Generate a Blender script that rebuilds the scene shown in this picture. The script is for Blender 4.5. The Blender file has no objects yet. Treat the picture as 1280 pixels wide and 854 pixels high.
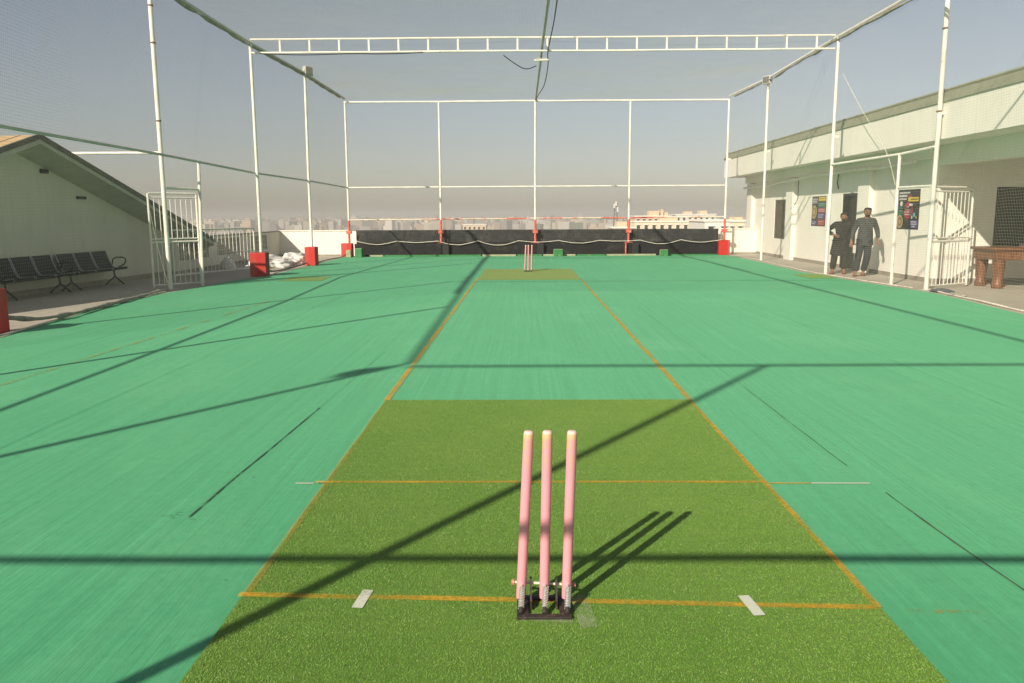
import bpy, bmesh, math, random
import numpy as np
from mathutils import Vector, Matrix, noise
random.seed(7)
R = math.radians
SC = bpy.context.scene
COL = SC.collection

# ------------------------------------------------------------------ camera
cam = bpy.data.cameras.new('camera')
cam.sensor_width = 36.0
cam.lens = 1014.0 / 1280.0 * 36.0
cam.clip_start = 0.05
cam.clip_end = 30000
camo = bpy.data.objects.new('camera', cam)
COL.objects.link(camo)
_p, _y, _r = R(8.9), R(0.68), R(0.29)
_fw = Vector((-math.sin(_y) * math.cos(_p), math.cos(_y) * math.cos(_p), -math.sin(_p)))
_rt = Vector((math.cos(_y), math.sin(_y), 0))
_up = _rt.cross(_fw)
_r2 = _rt * math.cos(_r) - _up * math.sin(_r)
_u2 = _rt * math.sin(_r) + _up * math.cos(_r)
M = Matrix.Identity(4)
for i in range(3):
    M[i][0], M[i][1], M[i][2] = _r2[i], _u2[i], -_fw[i]
M.translation = Vector((0, 0, 1.6))
camo.matrix_world = M
SC.camera = camo

# ------------------------------------------------------------------ light
SUN_AZ, SUN_EL = 213.7, 30.3
world = bpy.data.worlds.new('World')
SC.world = world
world.use_nodes = True
wn, wl = world.node_tree.nodes, world.node_tree.links
bg = wn['Background']
sky = wn.new('ShaderNodeTexSky')
sky.sky_type = 'NISHITA'
sky.sun_disc = False
sky.sun_elevation = R(SUN_EL)
sky.sun_rotation = R(SUN_AZ)
sky.altitude = 0
sky.air_density = 1.0
sky.dust_density = 0.9
sky.ozone_density = 1.0
hsv = wn.new('ShaderNodeHueSaturation')
hsv.inputs['Saturation'].default_value = 0.62
wl.new(sky.outputs[0], hsv.inputs['Color'])
dusty = wn.new('ShaderNodeMix')      # dust in the air takes some blue out of the whole sky
dusty.data_type = 'RGBA'
dusty.blend_type = 'MULTIPLY'
dusty.inputs[0].default_value = 1.0
dusty.inputs[7].default_value = (1.0, .955, .93, 1)
wl.new(hsv.outputs[0], dusty.inputs[6])
wl.new(dusty.outputs[2], bg.inputs[0])
bg.inputs[1].default_value = 0.069
sun = bpy.data.lights.new('sun', 'SUN')
sun.energy = 5.0
sun.angle = R(0.6)
sun.color = (1.0, 0.90, 0.74)
suno = bpy.data.objects.new('sun', sun)
COL.objects.link(suno)
_sd = Vector((math.sin(R(SUN_AZ)) * math.cos(R(SUN_EL)), math.cos(R(SUN_AZ)) * math.cos(R(SUN_EL)), math.sin(R(SUN_EL))))
suno.rotation_euler = _sd.to_track_quat('Z', 'Y').to_euler()
suno.location = _sd * 60
vs = SC.view_settings
vs.view_transform = 'Standard'
vs.look = 'None'
vs.exposure = 0.32
vs.gamma = 1.0
SC.cycles.use_denoising = True
SC.cycles.max_bounces = 6
SC.cycles.diffuse_bounces = 3
SC.cycles.transparent_max_bounces = 24
SC.cycles.volume_bounces = 0

# ------------------------------------------------------------------ materials
def hexc(s):
    c = [int(s[i:i + 2], 16) / 255 for i in (0, 2, 4)]
    return tuple((x / 12.92 if x <= .04045 else ((x + .055) / 1.055) ** 2.4) for x in c)

class NT:
    def __init__(s, name):
        s.m = bpy.data.materials.new(name)
        s.m.use_nodes = True
        s.n, s.l = s.m.node_tree.nodes, s.m.node_tree.links
        s.b = s.n['Principled BSDF']
        s.tc = s.n.new('ShaderNodeTexCoord')
    def co(s, scale=(1, 1, 1), rot=(0, 0, 0), src='Object'):
        mp = s.n.new('ShaderNodeMapping')
        mp.inputs['Scale'].default_value = scale
        mp.inputs['Rotation'].default_value = rot
        s.l.new(s.tc.outputs[src], mp.inputs[0])
        return mp.outputs[0]
    def noise(s, vec, scale, detail=4, rough=.6, dist=0):
        t = s.n.new('ShaderNodeTexNoise')
        t.inputs['Scale'].default_value = scale
        t.inputs['Detail'].default_value = detail
        t.inputs['Roughness'].default_value = rough
        t.inputs['Distortion'].default_value = dist
        if vec is not None:
            s.l.new(vec, t.inputs['Vector'])
        return t.outputs['Fac']
    def mr(s, v, a, b, c, d):
        t = s.n.new('ShaderNodeMapRange')
        for k, x in zip((1, 2, 3, 4), (a, b, c, d)):
            t.inputs[k].default_value = x
        s.l.new(v, t.inputs[0])
        return t.outputs[0]
    def math(s, op, a, b):
        t = s.n.new('ShaderNodeMath')
        t.operation = op
        for k, x in ((0, a), (1, b)):
            if isinstance(x, (int, float)):
                t.inputs[k].default_value = x
            else:
                s.l.new(x, t.inputs[k])
        return t.outputs[0]
    def mix(s, f, a, b, mode='MIX'):
        t = s.n.new('ShaderNodeMix')
        t.data_type = 'RGBA'
        t.blend_type = mode
        for k, x in ((0, f), (6, a), (7, b)):
            if isinstance(x, (int, float)):
                t.inputs[k].default_value = x
            elif isinstance(x, tuple):
                t.inputs[k].default_value = x if len(x) == 4 else (*x, 1)
            else:
                s.l.new(x, t.inputs[k])
        return t.outputs[2]
    def bump(s, h, strength=.3, dist=.01):
        t = s.n.new('ShaderNodeBump')
        t.inputs['Strength'].default_value = strength
        t.inputs['Distance'].default_value = dist
        s.l.new(h, t.inputs['Height'])
        s.l.new(t.outputs[0], s.b.inputs['Normal'])
    def set(s, **k):
        for a, v in k.items():
            i = s.b.inputs[a.replace('_', ' ')]
            if isinstance(v, (int, float)):
                i.default_value = v
            elif isinstance(v, tuple):
                i.default_value = (*v, 1) if len(v) == 3 else v
            else:
                s.l.new(v, i)
        return s

def pm(name, col, rough=.6, var=.18, scale=4, metal=0, dirt=None, dirt_amt=(.6, .75), dscale=2.5, bump=0, bscale=60, stretch=(1, 1, 1), spec=.4):
    t = NT(name)
    v = t.co(stretch)
    n = t.noise(v, scale, 5)
    k = t.mr(n, .3, .7, 1 - var, 1 + var)
    c = t.mix(1.0, col, t.mix(k, (0, 0, 0), (1, 1, 1)), 'MULTIPLY')
    sc = t.n.new('ShaderNodeVectorMath')
    sc.operation = 'SCALE'
    sc.inputs[0].default_value = col
    t.l.new(k, sc.inputs['Scale'])
    c = sc.outputs[0]
    if dirt:
        d = t.mr(t.noise(v, dscale, 8, .72), dirt_amt[0], dirt_amt[1], 0, 1)
        c = t.mix(d, c, dirt)
    t.set(Base_Color=c, Roughness=rough, Metallic=metal)
    t.b.inputs['Specular IOR Level'].default_value = spec
    if bump:
        t.bump(t.noise(v, bscale, 3), bump, .005)
    return t.m

def turf_mat():
    t = NT('green_turf')
    big = t.noise(t.co((1, .6, 1)), .35, 4)
    streak = t.noise(t.co((16, .22, 1)), 1.0, 5, .65)
    streak2 = t.noise(t.co((60, .5, 1), (0, 0, R(1.2))), 1.0, 4, .7)
    fine = t.noise(t.co((1, 1, 1)), 170, 3, .8)
    c = t.mix(t.mr(big, .3, .7, 0, 1), (.050, .350, .158), (.076, .420, .196))
    c = t.mix(t.mr(streak, .36, .6, .36, 0), c, (.016, .19, .085))
    c = t.mix(t.mr(streak2, .3, .62, .36, 0), c, (.012, .18, .076))
    c = t.mix(t.mr(fine, .25, .8, .42, 0), c, (.015, .135, .055))
    worn = t.mr(t.noise(t.co((1, .35, 1)), .9, 6, .7), .55, .75, 0, .35)
    c = t.mix(worn, c, (.12, .40, .19))
    dusty = t.mr(t.noise(t.co((1, .5, 1), (0, 0, .2)), .55, 7, .75), .52, .72, 0, .28)
    c = t.mix(dusty, c, (.19, .44, .24))
    blot = t.noise(t.co((1, .6, 1)), 22, 5, .75)
    c = t.mix(t.mr(blot, .3, .55, .35, 0), c, (.012, .18, .075))
    c = t.mix(t.mr(blot, .6, .8, 0, .3), c, (.10, .43, .21))
    scuff = t.mr(t.noise(t.co((1, 1, 1), (0, 0, .7)), 2.6, 8, .8, 1.5), .60, .74, 0, .4)
    c = t.mix(scuff, c, (.12, .36, .20))
    spots = t.mr(t.noise(t.co(), 9, 8, .8), .70, .78, 0, .45)
    c = t.mix(spots, c, (.035, .12, .06))
    t.set(Base_Color=c, Roughness=.75)
    t.b.inputs['Specular IOR Level'].default_value = .25
    t.b.inputs['Sheen Weight'].default_value = .28
    t.b.inputs['Sheen Roughness'].default_value = .5
    t.b.inputs['Sheen Tint'].default_value = (.45, 1, .62, 1)
    h = t.math('ADD', t.math('MULTIPLY', fine, .4), t.math('ADD', streak2, t.math('MULTIPLY', streak, .3)))
    h = t.math('ADD', h, t.math('MULTIPLY', blot, .5))
    t.bump(h, .38, .013)
    return t.m

def grass_mat(name, a, b, dark, olive):
    t = NT(name)
    big = t.noise(t.co((1, 1, 1)), 1.3, 6, .7)
    mid = t.noise(t.co((1, 1, 1)), 14, 5, .75)
    fine = t.noise(t.co((1, .55, 1)), 240, 3, .85)
    row = t.noise(t.co((.6, 40, 1)), 1.0, 3, .6)
    c = t.mix(t.mr(big, .32, .68, 0, 1), a, b)
    c = t.mix(t.mr(mid, .4, .7, 0, .45), c, olive)
    cl = t.noise(t.co((1, .8, 1)), 62, 4, .8)
    c = t.mix(t.mr(cl, .30, .55, .55, 0), c, dark)
    c = t.mix(t.mr(cl, .58, .78, 0, .45), c, (b[0] * 1.5, b[1] * 1.25, b[2] * 1.8))
    c = t.mix(t.mr(row, .35, .6, .28, 0), c, dark)
    c = t.mix(t.mr(fine, .28, .72, .75, 0), c, dark)
    c = t.mix(t.mr(fine, .6, .85, 0, .5), c, (b[0] * 1.9, b[1] * 1.5, b[2] * 1.9))
    t.set(Base_Color=c, Roughness=.7)
    t.b.inputs['Specular IOR Level'].default_value = .3
    t.b.inputs['Sheen Weight'].default_value = .22
    t.b.inputs['Sheen Roughness'].default_value = .5
    t.b.inputs['Sheen Tint'].default_value = (.75, 1, .35, 1)
    t.bump(fine, .6, .012)
    return t.m

def worn_paint(name, col, lo, hi, scale=30, amax=1.0):
    t = NT(name)
    n = t.noise(t.co(), scale, 6, .75)
    n2 = t.noise(t.co(), 2.2, 4, .6)
    f = t.math('ADD', t.math('MULTIPLY', n, .55), t.math('MULTIPLY', n2, .45))
    a = t.mr(f, lo, hi, 0, amax)
    fine = t.noise(t.co(), 220, 3, .8)
    t.set(Base_Color=t.mix(t.mr(fine, .3, .7, .45, 0), col, tuple(x * .45 for x in col)), Roughness=.8, Alpha=a)
    return t.m

def concrete_mat():
    t = NT('terrace_concrete')
    a = t.noise(t.co(), .5, 7, .65)
    b = t.noise(t.co(), 5, 8, .75)
    f = t.noise(t.co(), 90, 3, .8)
    c = t.mix(t.mr(a, .3, .7, 0, 1), (.40, .36, .30), (.52, .47, .39))
    c = t.mix(t.mr(b, .45, .75, 0, .5), c, (.28, .25, .21))
    c = t.mix(t.mr(f, .3, .7, .25, 0), c, (.2, .18, .15))
    t.set(Base_Color=c, Roughness=.75)
    t.bump(b, .25, .01)
    return t.m

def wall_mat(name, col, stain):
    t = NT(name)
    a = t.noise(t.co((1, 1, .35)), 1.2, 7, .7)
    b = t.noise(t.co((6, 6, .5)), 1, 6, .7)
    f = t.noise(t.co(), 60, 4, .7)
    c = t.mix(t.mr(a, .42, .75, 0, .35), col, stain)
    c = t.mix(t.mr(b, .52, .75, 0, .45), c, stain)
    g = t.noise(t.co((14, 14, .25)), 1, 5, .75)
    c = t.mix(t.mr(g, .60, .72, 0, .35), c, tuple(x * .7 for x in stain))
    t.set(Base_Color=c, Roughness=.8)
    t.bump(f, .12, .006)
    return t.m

MT = {}
MT['turf'] = turf_mat()
MT['mat'] = grass_mat('olive_turf_mat', (.090, .235, .018), (.140, .295, .030), (.034, .10, .006), (.20, .285, .05))
MT['farmat'] = grass_mat('olive_far_mat', (.17, .26, .055), (.20, .29, .07), (.06, .11, .015), (.23, .29, .09))
MT['patch'] = grass_mat('olive_patch', (.10, .25, .05), (.13, .28, .06), (.05, .12, .02), (.18, .26, .07))
MT['orange'] = worn_paint('orange_line_paint', (.72, .42, .03), .36, .60, 45, .85)
MT['orange_faint'] = worn_paint('faint_yellow_paint', (.42, .36, .06), .47, .62)
MT['chalk'] = worn_paint('white_chalk_paint', (.70, .72, .60), .22, .46, 60, .92)
MT['chalk_faint'] = worn_paint('chalk_scuff', (.55, .60, .42), .44, .70, 14, .55)
MT['seam'] = worn_paint('dark_seam', (.025, .055, .03), .36, .50, 9, .95)
MT['seam_faint'] = worn_paint('faint_roll_joint', (.02, .12, .055), .36, .60, 5, .55)
MT['orange_pale'] = worn_paint('pale_edge_line_paint', (.55, .36, .06), .36, .66, 45, .6)
MT['conc'] = concrete_mat()
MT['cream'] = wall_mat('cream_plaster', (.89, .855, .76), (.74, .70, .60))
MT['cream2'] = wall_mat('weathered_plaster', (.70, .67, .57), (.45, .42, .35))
MT['plinth'] = pm('grey_plinth', (.30, .27, .22), .8, .2, 6)
MT['white'] = pm('white_pipe_paint', (.79, .76, .68), .45, .12, 3, dirt=(.34, .20, .12), dirt_amt=(.61, .70), dscale=8)
MT['rail'] = pm('dull_pipe_paint', (.52, .50, .44), .5, .15, 3, dirt=(.22, .2, .16), dirt_amt=(.6, .72), dscale=7)
MT['red'] = pm('red_paint', (.56, .028, .022), .5, .15, 5, dirt=(.24, .07, .05), dirt_amt=(.5, .72), dscale=5)
MT['redband'] = pm('faded_red_paint', (.62, .12, .085), .55, .2, 8, dirt=(.65, .5, .42), dirt_amt=(.56, .66), dscale=10)
MT['guard'] = pm('chipped_guard_paint', (.70, .60, .48), .5, .15, 4, dirt=(.62, .13, .09), dirt_amt=(.50, .56), dscale=.35)
MT['brownside'] = pm('bare_rusty_side', (.16, .085, .055), .8, .3, 8)
MT['boxgreen'] = pm('green_box_paint', (.035, .20, .06), .6, .2, 6, dirt=(.30, .30, .2), dirt_amt=(.6, .7))
MT['paleblock'] = pm('pale_block_side', (.34, .36, .22), .85, .2, 9)
MT['net'] = pm('net_twine', (.40, .41, .33), .7, .1, 2)
MT['rope'] = pm('dirty_white_rope', (.62, .58, .48), .85, .25, 12, bump=.4)
MT['greyrope'] = pm('gathered_net', (.32, .30, .25), .9, .35, 9, bump=.6, bscale=40)
MT['black'] = pm('black_shade_cloth', (.020, .021, .022), .75, .35, 6, dirt=(.075, .072, .062), dirt_amt=(.5, .8), dscale=3)
MT['blackfar'] = pm('black_ledge_cloth', (.009, .009, .009), .8, .3, 5, dirt=(.05, .045, .035), dirt_amt=(.55, .8), dscale=2)
MT['wire'] = pm('black_cable', (.02, .02, .02), .5, .1, 5)
MT['dark'] = pm('dark_metal', (.035, .036, .038), .35, .3, 20, metal=.6)
MT['seat'] = pm('dark_perforated_steel', (.012, .012, .013), .45, .2, 20)
MT['chrome'] = pm('grey_steel', (.42, .42, .42), .3, .1, 10, metal=.8)
MT['silver'] = pm('spring_steel', (.72, .71, .68), .35, .12, 60, metal=.7)
MT['castiron'] = pm('stump_base_paint', (.030, .024, .020), .6, .4, 40, dirt=(.14, .08, .05), dirt_amt=(.55, .7), dscale=30)
MT['rod'] = pm('pale_rod', (.72, .66, .52), .5, .1, 20)
MT['bolt'] = pm('pink_nut', (.65, .22, .16), .6, .2, 30)
MT['wood'] = pm('brown_varnished_wood', (.175, .068, .032), .4, .4, 5, stretch=(3, 3, .5), dirt=(.32, .17, .09), dirt_amt=(.55, .75), dscale=8)
MT['glass'] = pm('dark_window_glass', (.011, .010, .0095), .15, .1, 3, spec=.5)
MT['screen'] = pm('window_mesh_and_hole_shade', (.075, .058, .042), .7, .35, 7)
MT['rooftile'] = pm('tan_roof_sheet', (.50, .36, .20), .7, .18, 4, stretch=(1, 4, 1))
MT['barge'] = pm('dark_barge_board', (.13, .12, .10), .7, .25, 6)
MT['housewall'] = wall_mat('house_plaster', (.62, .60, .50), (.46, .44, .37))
MT['soffit'] = pm('soffit_board', (.46, .46, .38), .8, .12, 3)
MT['sack'] = pm('white_plastic_sack', (.70, .68, .64), .6, .15, 8, dirt=(.62, .22, .18), dirt_amt=(.68, .72), dscale=7)
MT['bundle'] = pm('dark_bundle', (.07, .08, .10), .8, .5, 20)
MT['capmetal'] = pm('dull_green_gutter', (.33, .34, .25), .6, .15, 5)
MT['lamp'] = pm('lamp_housing', (.48, .46, .40), .5, .15, 10)
MT['lampglass'] = pm('lamp_glass', (.16, .16, .15), .2, .1, 5)

def stump_mat():
    t = NT('pink_stump_paint')
    n = t.noise(t.co((30, 30, 9)), 1, 5, .7)
    n2 = t.noise(t.co((60, 60, 30)), 1, 4, .7)
    sep = t.n.new('ShaderNodeSeparateXYZ')
    t.l.new(t.tc.outputs['Object'], sep.inputs[0])
    c = t.mix(t.mr(n, .3, .7, 0, 1), (.72, .32, .36), (.66, .265, .32))
    up = t.mr(sep.outputs['Z'], .45, .72, -.18, .10)
    f = t.mr(t.math('ADD', n, up), .52, .62, 0, .8)
    c = t.mix(f, c, (.62, .36, .14))
    cap = t.mr(sep.outputs['Z'], .668, .682, 0, 1)
    c = t.mix(t.math('MULTIPLY', cap, t.mr(n2, .25, .55, .05, .6)), c, (.70, .48, .22))
    topc = t.mr(sep.outputs['Z'], .692, .698, 0, 1)
    c = t.mix(topc, c, (.74, .52, .48))
    t.set(Base_Color=c, Roughness=.5)
    t.bump(n2, .15, .002)
    return t.m
MT['stump'] = stump_mat()

def flat(name, col, rough=.6):
    return pm(name, col, rough, .04, 5)

# ------------------------------------------------------------------ mesh helpers
class MB:
    def __init__(s):
        s.v, s.f = [], []
    def add(s, vs_, fs_):
        o = len(s.v)
        s.v += [tuple(p) for p in vs_]
        s.f += [tuple(i + o for i in q) for q in fs_]
        return s
    def box(s, x0, x1, y0, y1, z0, z1, m=None):
        p = [Vector(q) for q in ((x0, y0, z0), (x1, y0, z0), (x1, y1, z0), (x0, y1, z0), (x0, y0, z1), (x1, y0, z1), (x1, y1, z1), (x0, y1, z1))]
        if m is not None:
            p = [m @ q for q in p]
        return s.add(p, ((3, 2, 1, 0), (4, 5, 6, 7), (0, 1, 5, 4), (1, 2, 6, 5), (2, 3, 7, 6), (3, 0, 4, 7)))
    def bbox(s, x0, x1, y0, y1, z0, z1, b=.01, m=None):
        # box with chamfered edges
        bm = bmesh.new()
        bmesh.ops.create_cube(bm, size=1)
        for q in bm.verts:
            q.co = Vector((x0 + (q.co.x + .5) * (x1 - x0), y0 + (q.co.y + .5) * (y1 - y0), z0 + (q.co.z + .5) * (z1 - z0)))
        bmesh.ops.bevel(bm, geom=bm.edges[:], offset=b, segments=2, affect='EDGES', profile=.6)
        bm.verts.index_update()
        s.add([(m @ q.co if m is not None else q.co) for q in bm.verts], [[q.index for q in f.verts] for f in bm.faces])
        bm.free()
        return s
    def tube(s, pts, r, n=8, cap=True, closed=False):
        pts = [Vector(p) for p in pts]
        rr = r if isinstance(r, (list, tuple)) else [r] * len(pts)
        N = len(pts)
        up = None
        rings = []
        for i, p in enumerate(pts):
            if closed:
                d = pts[(i + 1) % N] - pts[i - 1]
            else:
                d = pts[min(i + 1, N - 1)] - pts[max(i - 1, 0)]
            d.normalize()
            if up is None:
                up = Vector((0, 0, 1)) if abs(d.z) < .9 else Vector((1, 0, 0))
            a = d.cross(up)
            if a.length < 1e-5:
                a = d.cross(Vector((.3, 1, .2)))
            a.normalize()
            b = a.cross(d)
            up = b
            rings.append([p + (a * math.cos(2 * math.pi * k / n) + b * math.sin(2 * math.pi * k / n)) * rr[i] for k in range(n)])
        vs_ = [q for g in rings for q in g]
        fs_ = []
        for i in range(N if closed else N - 1):
            j = (i + 1) % N
            for k in range(n):
                l = (k + 1) % n
                fs_.append((i * n + k, i * n + l, j * n + l, j * n + k))
        if cap and not closed:
            fs_.append(tuple(range(n)))
            fs_.append(tuple((N - 1) * n + k for k in reversed(range(n))))
        return s.add(vs_, fs_)
    def lathe(s, prof, c=(0, 0, 0), n=20, m=None):
        vs_, fs_ = [], []
        for (r, z) in prof:
            for k in range(n):
                a = 2 * math.pi * k / n
                q = Vector((c[0] + r * math.cos(a), c[1] + r * math.sin(a), c[2] + z))
                vs_.append(m @ q if m is not None else q)
        for i in range(len(prof) - 1):
            for k in range(n):
                l = (k + 1) % n
                fs_.append((i * n + k, i * n + l, (i + 1) * n + l, (i + 1) * n + k))
        fs_.append(tuple(reversed(range(n))))
        fs_.append(tuple((len(prof) - 1) * n + k for k in range(n)))
        return s.add(vs_, fs_)
    def loft(s, rings, cap=True):
        n = len(rings[0])
        vs_ = [q for g in rings for q in g]
        fs_ = []
        for i in range(len(rings) - 1):
            for k in range(n):
                l = (k + 1) % n
                fs_.append((i * n + k, i * n + l, (i + 1) * n + l, (i + 1) * n + k))
        if cap:
            fs_.append(tuple(reversed(range(n))))
            fs_.append(tuple((len(rings) - 1) * n + k for k in range(n)))
        return s.add(vs_, fs_)
    def build(s, name, mat, parent=None, smooth=False):
        me = bpy.data.meshes.new(name)
        me.from_pydata(s.v, [], s.f)
        bm = bmesh.new()
        bm.from_mesh(me)
        bmesh.ops.recalc_face_normals(bm, faces=bm.faces[:])
        bm.to_mesh(me)
        bm.free()
        me.materials.append(MT[mat] if isinstance(mat, str) else mat)
        if smooth:
            me.polygons.foreach_set('use_smooth', [True] * len(me.polygons))
            try:
                me.set_sharp_from_angle(angle=R(40))
            except Exception:
                pass
        o = bpy.data.objects.new(name, me)
        COL.objects.link(o)
        if parent is not None:
            o.parent = parent
        return o

def tag(o, label=None, cat=None, group=None, kind=None):
    for k, v in (('label', label), ('category', cat), ('group', group), ('kind', kind)):
        if v:
            o[k] = v
    return o

def thing(name, label, cat, loc=(0, 0, 0), rz=0, group=None):
    o = bpy.data.objects.new(name, None)
    o.empty_display_size = .1
    COL.objects.link(o)
    o.location = loc
    o.rotation_euler = (0, 0, rz)
    return tag(o, label, cat, group)

def copy_tree(o, parent=None):
    c = o.copy()
    COL.objects.link(c)
    c.parent = parent
    for ch in list(o.children):
        copy_tree(ch, c)
    return c

def B(*a):
    return MB().box(*a)
def T(pts, r, n=8):
    return MB().tube(pts, r, n)

# ------------------------------------------------------------------ setting
tag(B(-6000, 6000, -1500, 9000, -15.6, -15.0).build('ground', pm('city_ground', (.24, .21, .17), .9, .3, .01)), kind='structure')
tag(B(-24, 15.5, -9, 36, -15.0, 0.0).build('terrace', 'conc'), kind='structure')

# green turf sheet with an uneven laid edge
LE = [(-7.0, -8), (-7.0, 9.5), (-6.98, 10.6), (-7.2, 12.2), (-7.42, 13.9), (-7.52, 15.4), (-7.46, 17.0), (-7.26, 18.2), (-7.15, 20.6), (-6.84, 21.8), (-6.8, 25.8), (-6.82, 31.62)]
RE = [(7.9, -8), (7.9, 12.7), (8.16, 15.1), (8.25, 16.6), (8.05, 17.9), (7.88, 19.6), (7.68, 22.4), (7.86, 26), (8.0, 31.62)]
def dens(pl, step=.25):
    out = []
    for (a, b) in zip(pl[:-1], pl[1:]):
        n = max(1, int(abs(b[1] - a[1]) / step))
        for i in range(n):
            t = i / n
            out.append((a[0] + (b[0] - a[0]) * t, a[1] + (b[1] - a[1]) * t))
    out.append(pl[-1])
    return out
def interp(pl, y):
    for (a, b) in zip(pl[:-1], pl[1:]):
        if a[1] <= y <= b[1]:
            return a[0] + (b[0] - a[0]) * (y - a[1]) / (b[1] - a[1])
    return pl[-1][0]
m = MB()
ys = [-8 + i * .3 for i in range(133)]
ys = [y for y in ys if y < 31.62] + [31.62]
vs_ = []
for y in ys:
    l = interp(LE, y) + .05 * noise.noise(Vector((0, y * 1.1, 3)))
    r = interp(RE, y) + .05 * noise.noise(Vector((5, y * 1.1, 3)))
    vs_ += [(l, y, .001), (l + .005, y, .006), (r - .005, y, .006), (r, y, .001)]
fs_ = []
for i in range(len(ys) - 1):
    for k in range(3):
        fs_.append((i * 4 + k, i * 4 + k + 1, i * 4 + k + 5, i * 4 + k + 4))
m.add(vs_, fs_)
tag(m.build('turf', 'turf'), kind='structure')

def sheet(name, mat, x0, x1, y0, y1, z, rag=.0, parent=None, n=24):
    m = MB()
    vs_, fs_ = [], []
    for i in range(n + 1):
        t = i / n
        y = y0 + (y1 - y0) * t
        a = rag * noise.noise(Vector((x0 * 3, y * 2.0, 1)))
        b = rag * noise.noise(Vector((x1 * 3, y * 2.0, 7)))
        vs_ += [(x0 + a, y, z), (x1 + b, y, z)]
    for i in range(n):
        fs_.append((2 * i, 2 * i + 1, 2 * i + 3, 2 * i + 2))
    return m.add(vs_, fs_).build(name, mat, parent)

def skewsheet(name, mat, p0, p1, w, z, n=20):
    # strip from p0 to p1 (centre line), width w
    d = Vector((p1[0] - p0[0], p1[1] - p0[1], 0)).normalized()
    nrm = Vector((-d.y, d.x, 0)) * w / 2
    vs_, fs_ = [], []
    for i in range(n + 1):
        t = i / n
        c = Vector((p0[0] + (p1[0] - p0[0]) * t, p0[1] + (p1[1] - p0[1]) * t, z))
        c += nrm * .25 * noise.noise(c * 2.3)
        if w < .01:
            c += nrm.normalized() * .012 * noise.noise(c * 1.4)
            nrm = nrm.normalized() * w / 2 * (1 + .7 * noise.noise(c * 5))
        vs_ += [c - nrm, c + nrm]
    for i in range(n):
        fs_.append((2 * i, 2 * i + 1, 2 * i + 3, 2 * i + 2))
    return MB().add(vs_, fs_).build(name, mat)

def mat_piece(name, mat, label, x0, x1, y0, y1, z):
    m = MB()
    nx, ny = 10, 24
    vs_, fs_ = [], []
    per = []
    for i in range(ny + 1):
        y = y0 + (y1 - y0) * i / ny
        per.append((x0 + .008 * noise.noise(Vector((1, y * 2, 0))), x1 + .008 * noise.noise(Vector((4, y * 2, 0))), y))
    for (a, b, y) in per:
        vs_ += [(a, y, .0065), (a + .006, y, z), (b - .006, y, z), (b, y, .0065)]
    for i in range(ny):
        for k in range(3):
            fs_.append((i * 4 + k, i * 4 + k + 1, i * 4 + k + 5, i * 4 + k + 4))
    fs_.append((0, 1, 2, 3))
    e = ny * 4
    fs_.append((e + 3, e + 2, e + 1, e))
    return tag(m.add(vs_, fs_).build(name, mat), label, 'turf mat')
MATN = mat_piece('turf_mat', 'mat', 'olive green artificial grass mat under the near pink stumps', -1.185, 1.46, .45, 6.86, .016)
mat_piece('turf_mat', 'farmat', 'small olive grass mat under the far pink stumps', -1.08, 1.48, 20.0, 23.9, .016)
def pile(parent, x0, x1, y0, y1, z, count, seed):
    rg = np.random.default_rng(seed)
    # more blades where they show largest
    t = rg.random(count) ** 1.5
    y = y0 + (y1 - y0) * t
    x = x0 + (x1 - x0) * rg.random(count)
    h = rg.uniform(.0025, .006, count)
    w = rg.uniform(.0010, .0021, count)
    a = rg.uniform(0, 2 * math.pi, count)
    l = rg.uniform(0, .010, count)
    la = rg.normal(1.2, .9, count)
    v = np.empty((count, 3, 3), dtype=np.float32)
    v[:, 0] = np.stack([x - w * np.cos(a), y - w * np.sin(a), np.full(count, z)], 1)
    v[:, 1] = np.stack([x + w * np.cos(a), y + w * np.sin(a), np.full(count, z)], 1)
    v[:, 2] = np.stack([x + l * np.cos(la), y + l * np.sin(la), z + h], 1)
    me = bpy.data.meshes.new('grass_pile')
    me.vertices.add(count * 3)
    me.vertices.foreach_set('co', v.ravel())
    me.loops.add(count * 3)
    me.loops.foreach_set('vertex_index', np.arange(count * 3, dtype=np.int32))
    me.polygons.add(count)
    me.polygons.foreach_set('loop_start', np.arange(0, count * 3, 3, dtype=np.int32))
    me.update(calc_edges=True)
    k = rg.uniform(.78, 1.14, count)
    dry = (rg.random(count) < .08)[:, None]
    base = np.array([[.112, .262, .022]]) * k[:, None]
    base = np.where(dry, np.array([[.24, .33, .085]]) * k[:, None], base)
    col = np.concatenate([base, np.ones((count, 1))], 1).astype(np.float32)
    at = me.attributes.new('tint', 'FLOAT_COLOR', 'FACE')
    at.data.foreach_set('color', col.ravel())
    tt_ = NT('grass_blades')
    an = tt_.n.new('ShaderNodeAttribute')
    an.attribute_name = 'tint'
    big = tt_.noise(tt_.co(), 1.3, 6, .7)
    tt_.set(Base_Color=tt_.mix(tt_.mr(big, .35, .68, .0, .35), an.outputs['Color'], (.22, .31, .06)), Roughness=.55)
    me.materials.append(tt_.m)
    o = bpy.data.objects.new('grass_pile', me)
    COL.objects.link(o)
    o.parent = parent
    o['kind'] = 'stuff'
    return o
pile(MATN, -1.175, 1.45, 2.3, 6.84, .0165, 330000, 3)
tag(sheet('turf_patch', 'patch', -5.95, -4.95, 19.9, 21.2, .011, .08), 'olive patch of turf near the red post box on the left', 'turf patch')
tag(sheet('turf_patch', 'patch', 7.1, 7.85, 20.1, 21.4, .011, .08), 'olive patch of turf by the feet of the two men', 'turf patch')

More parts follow.
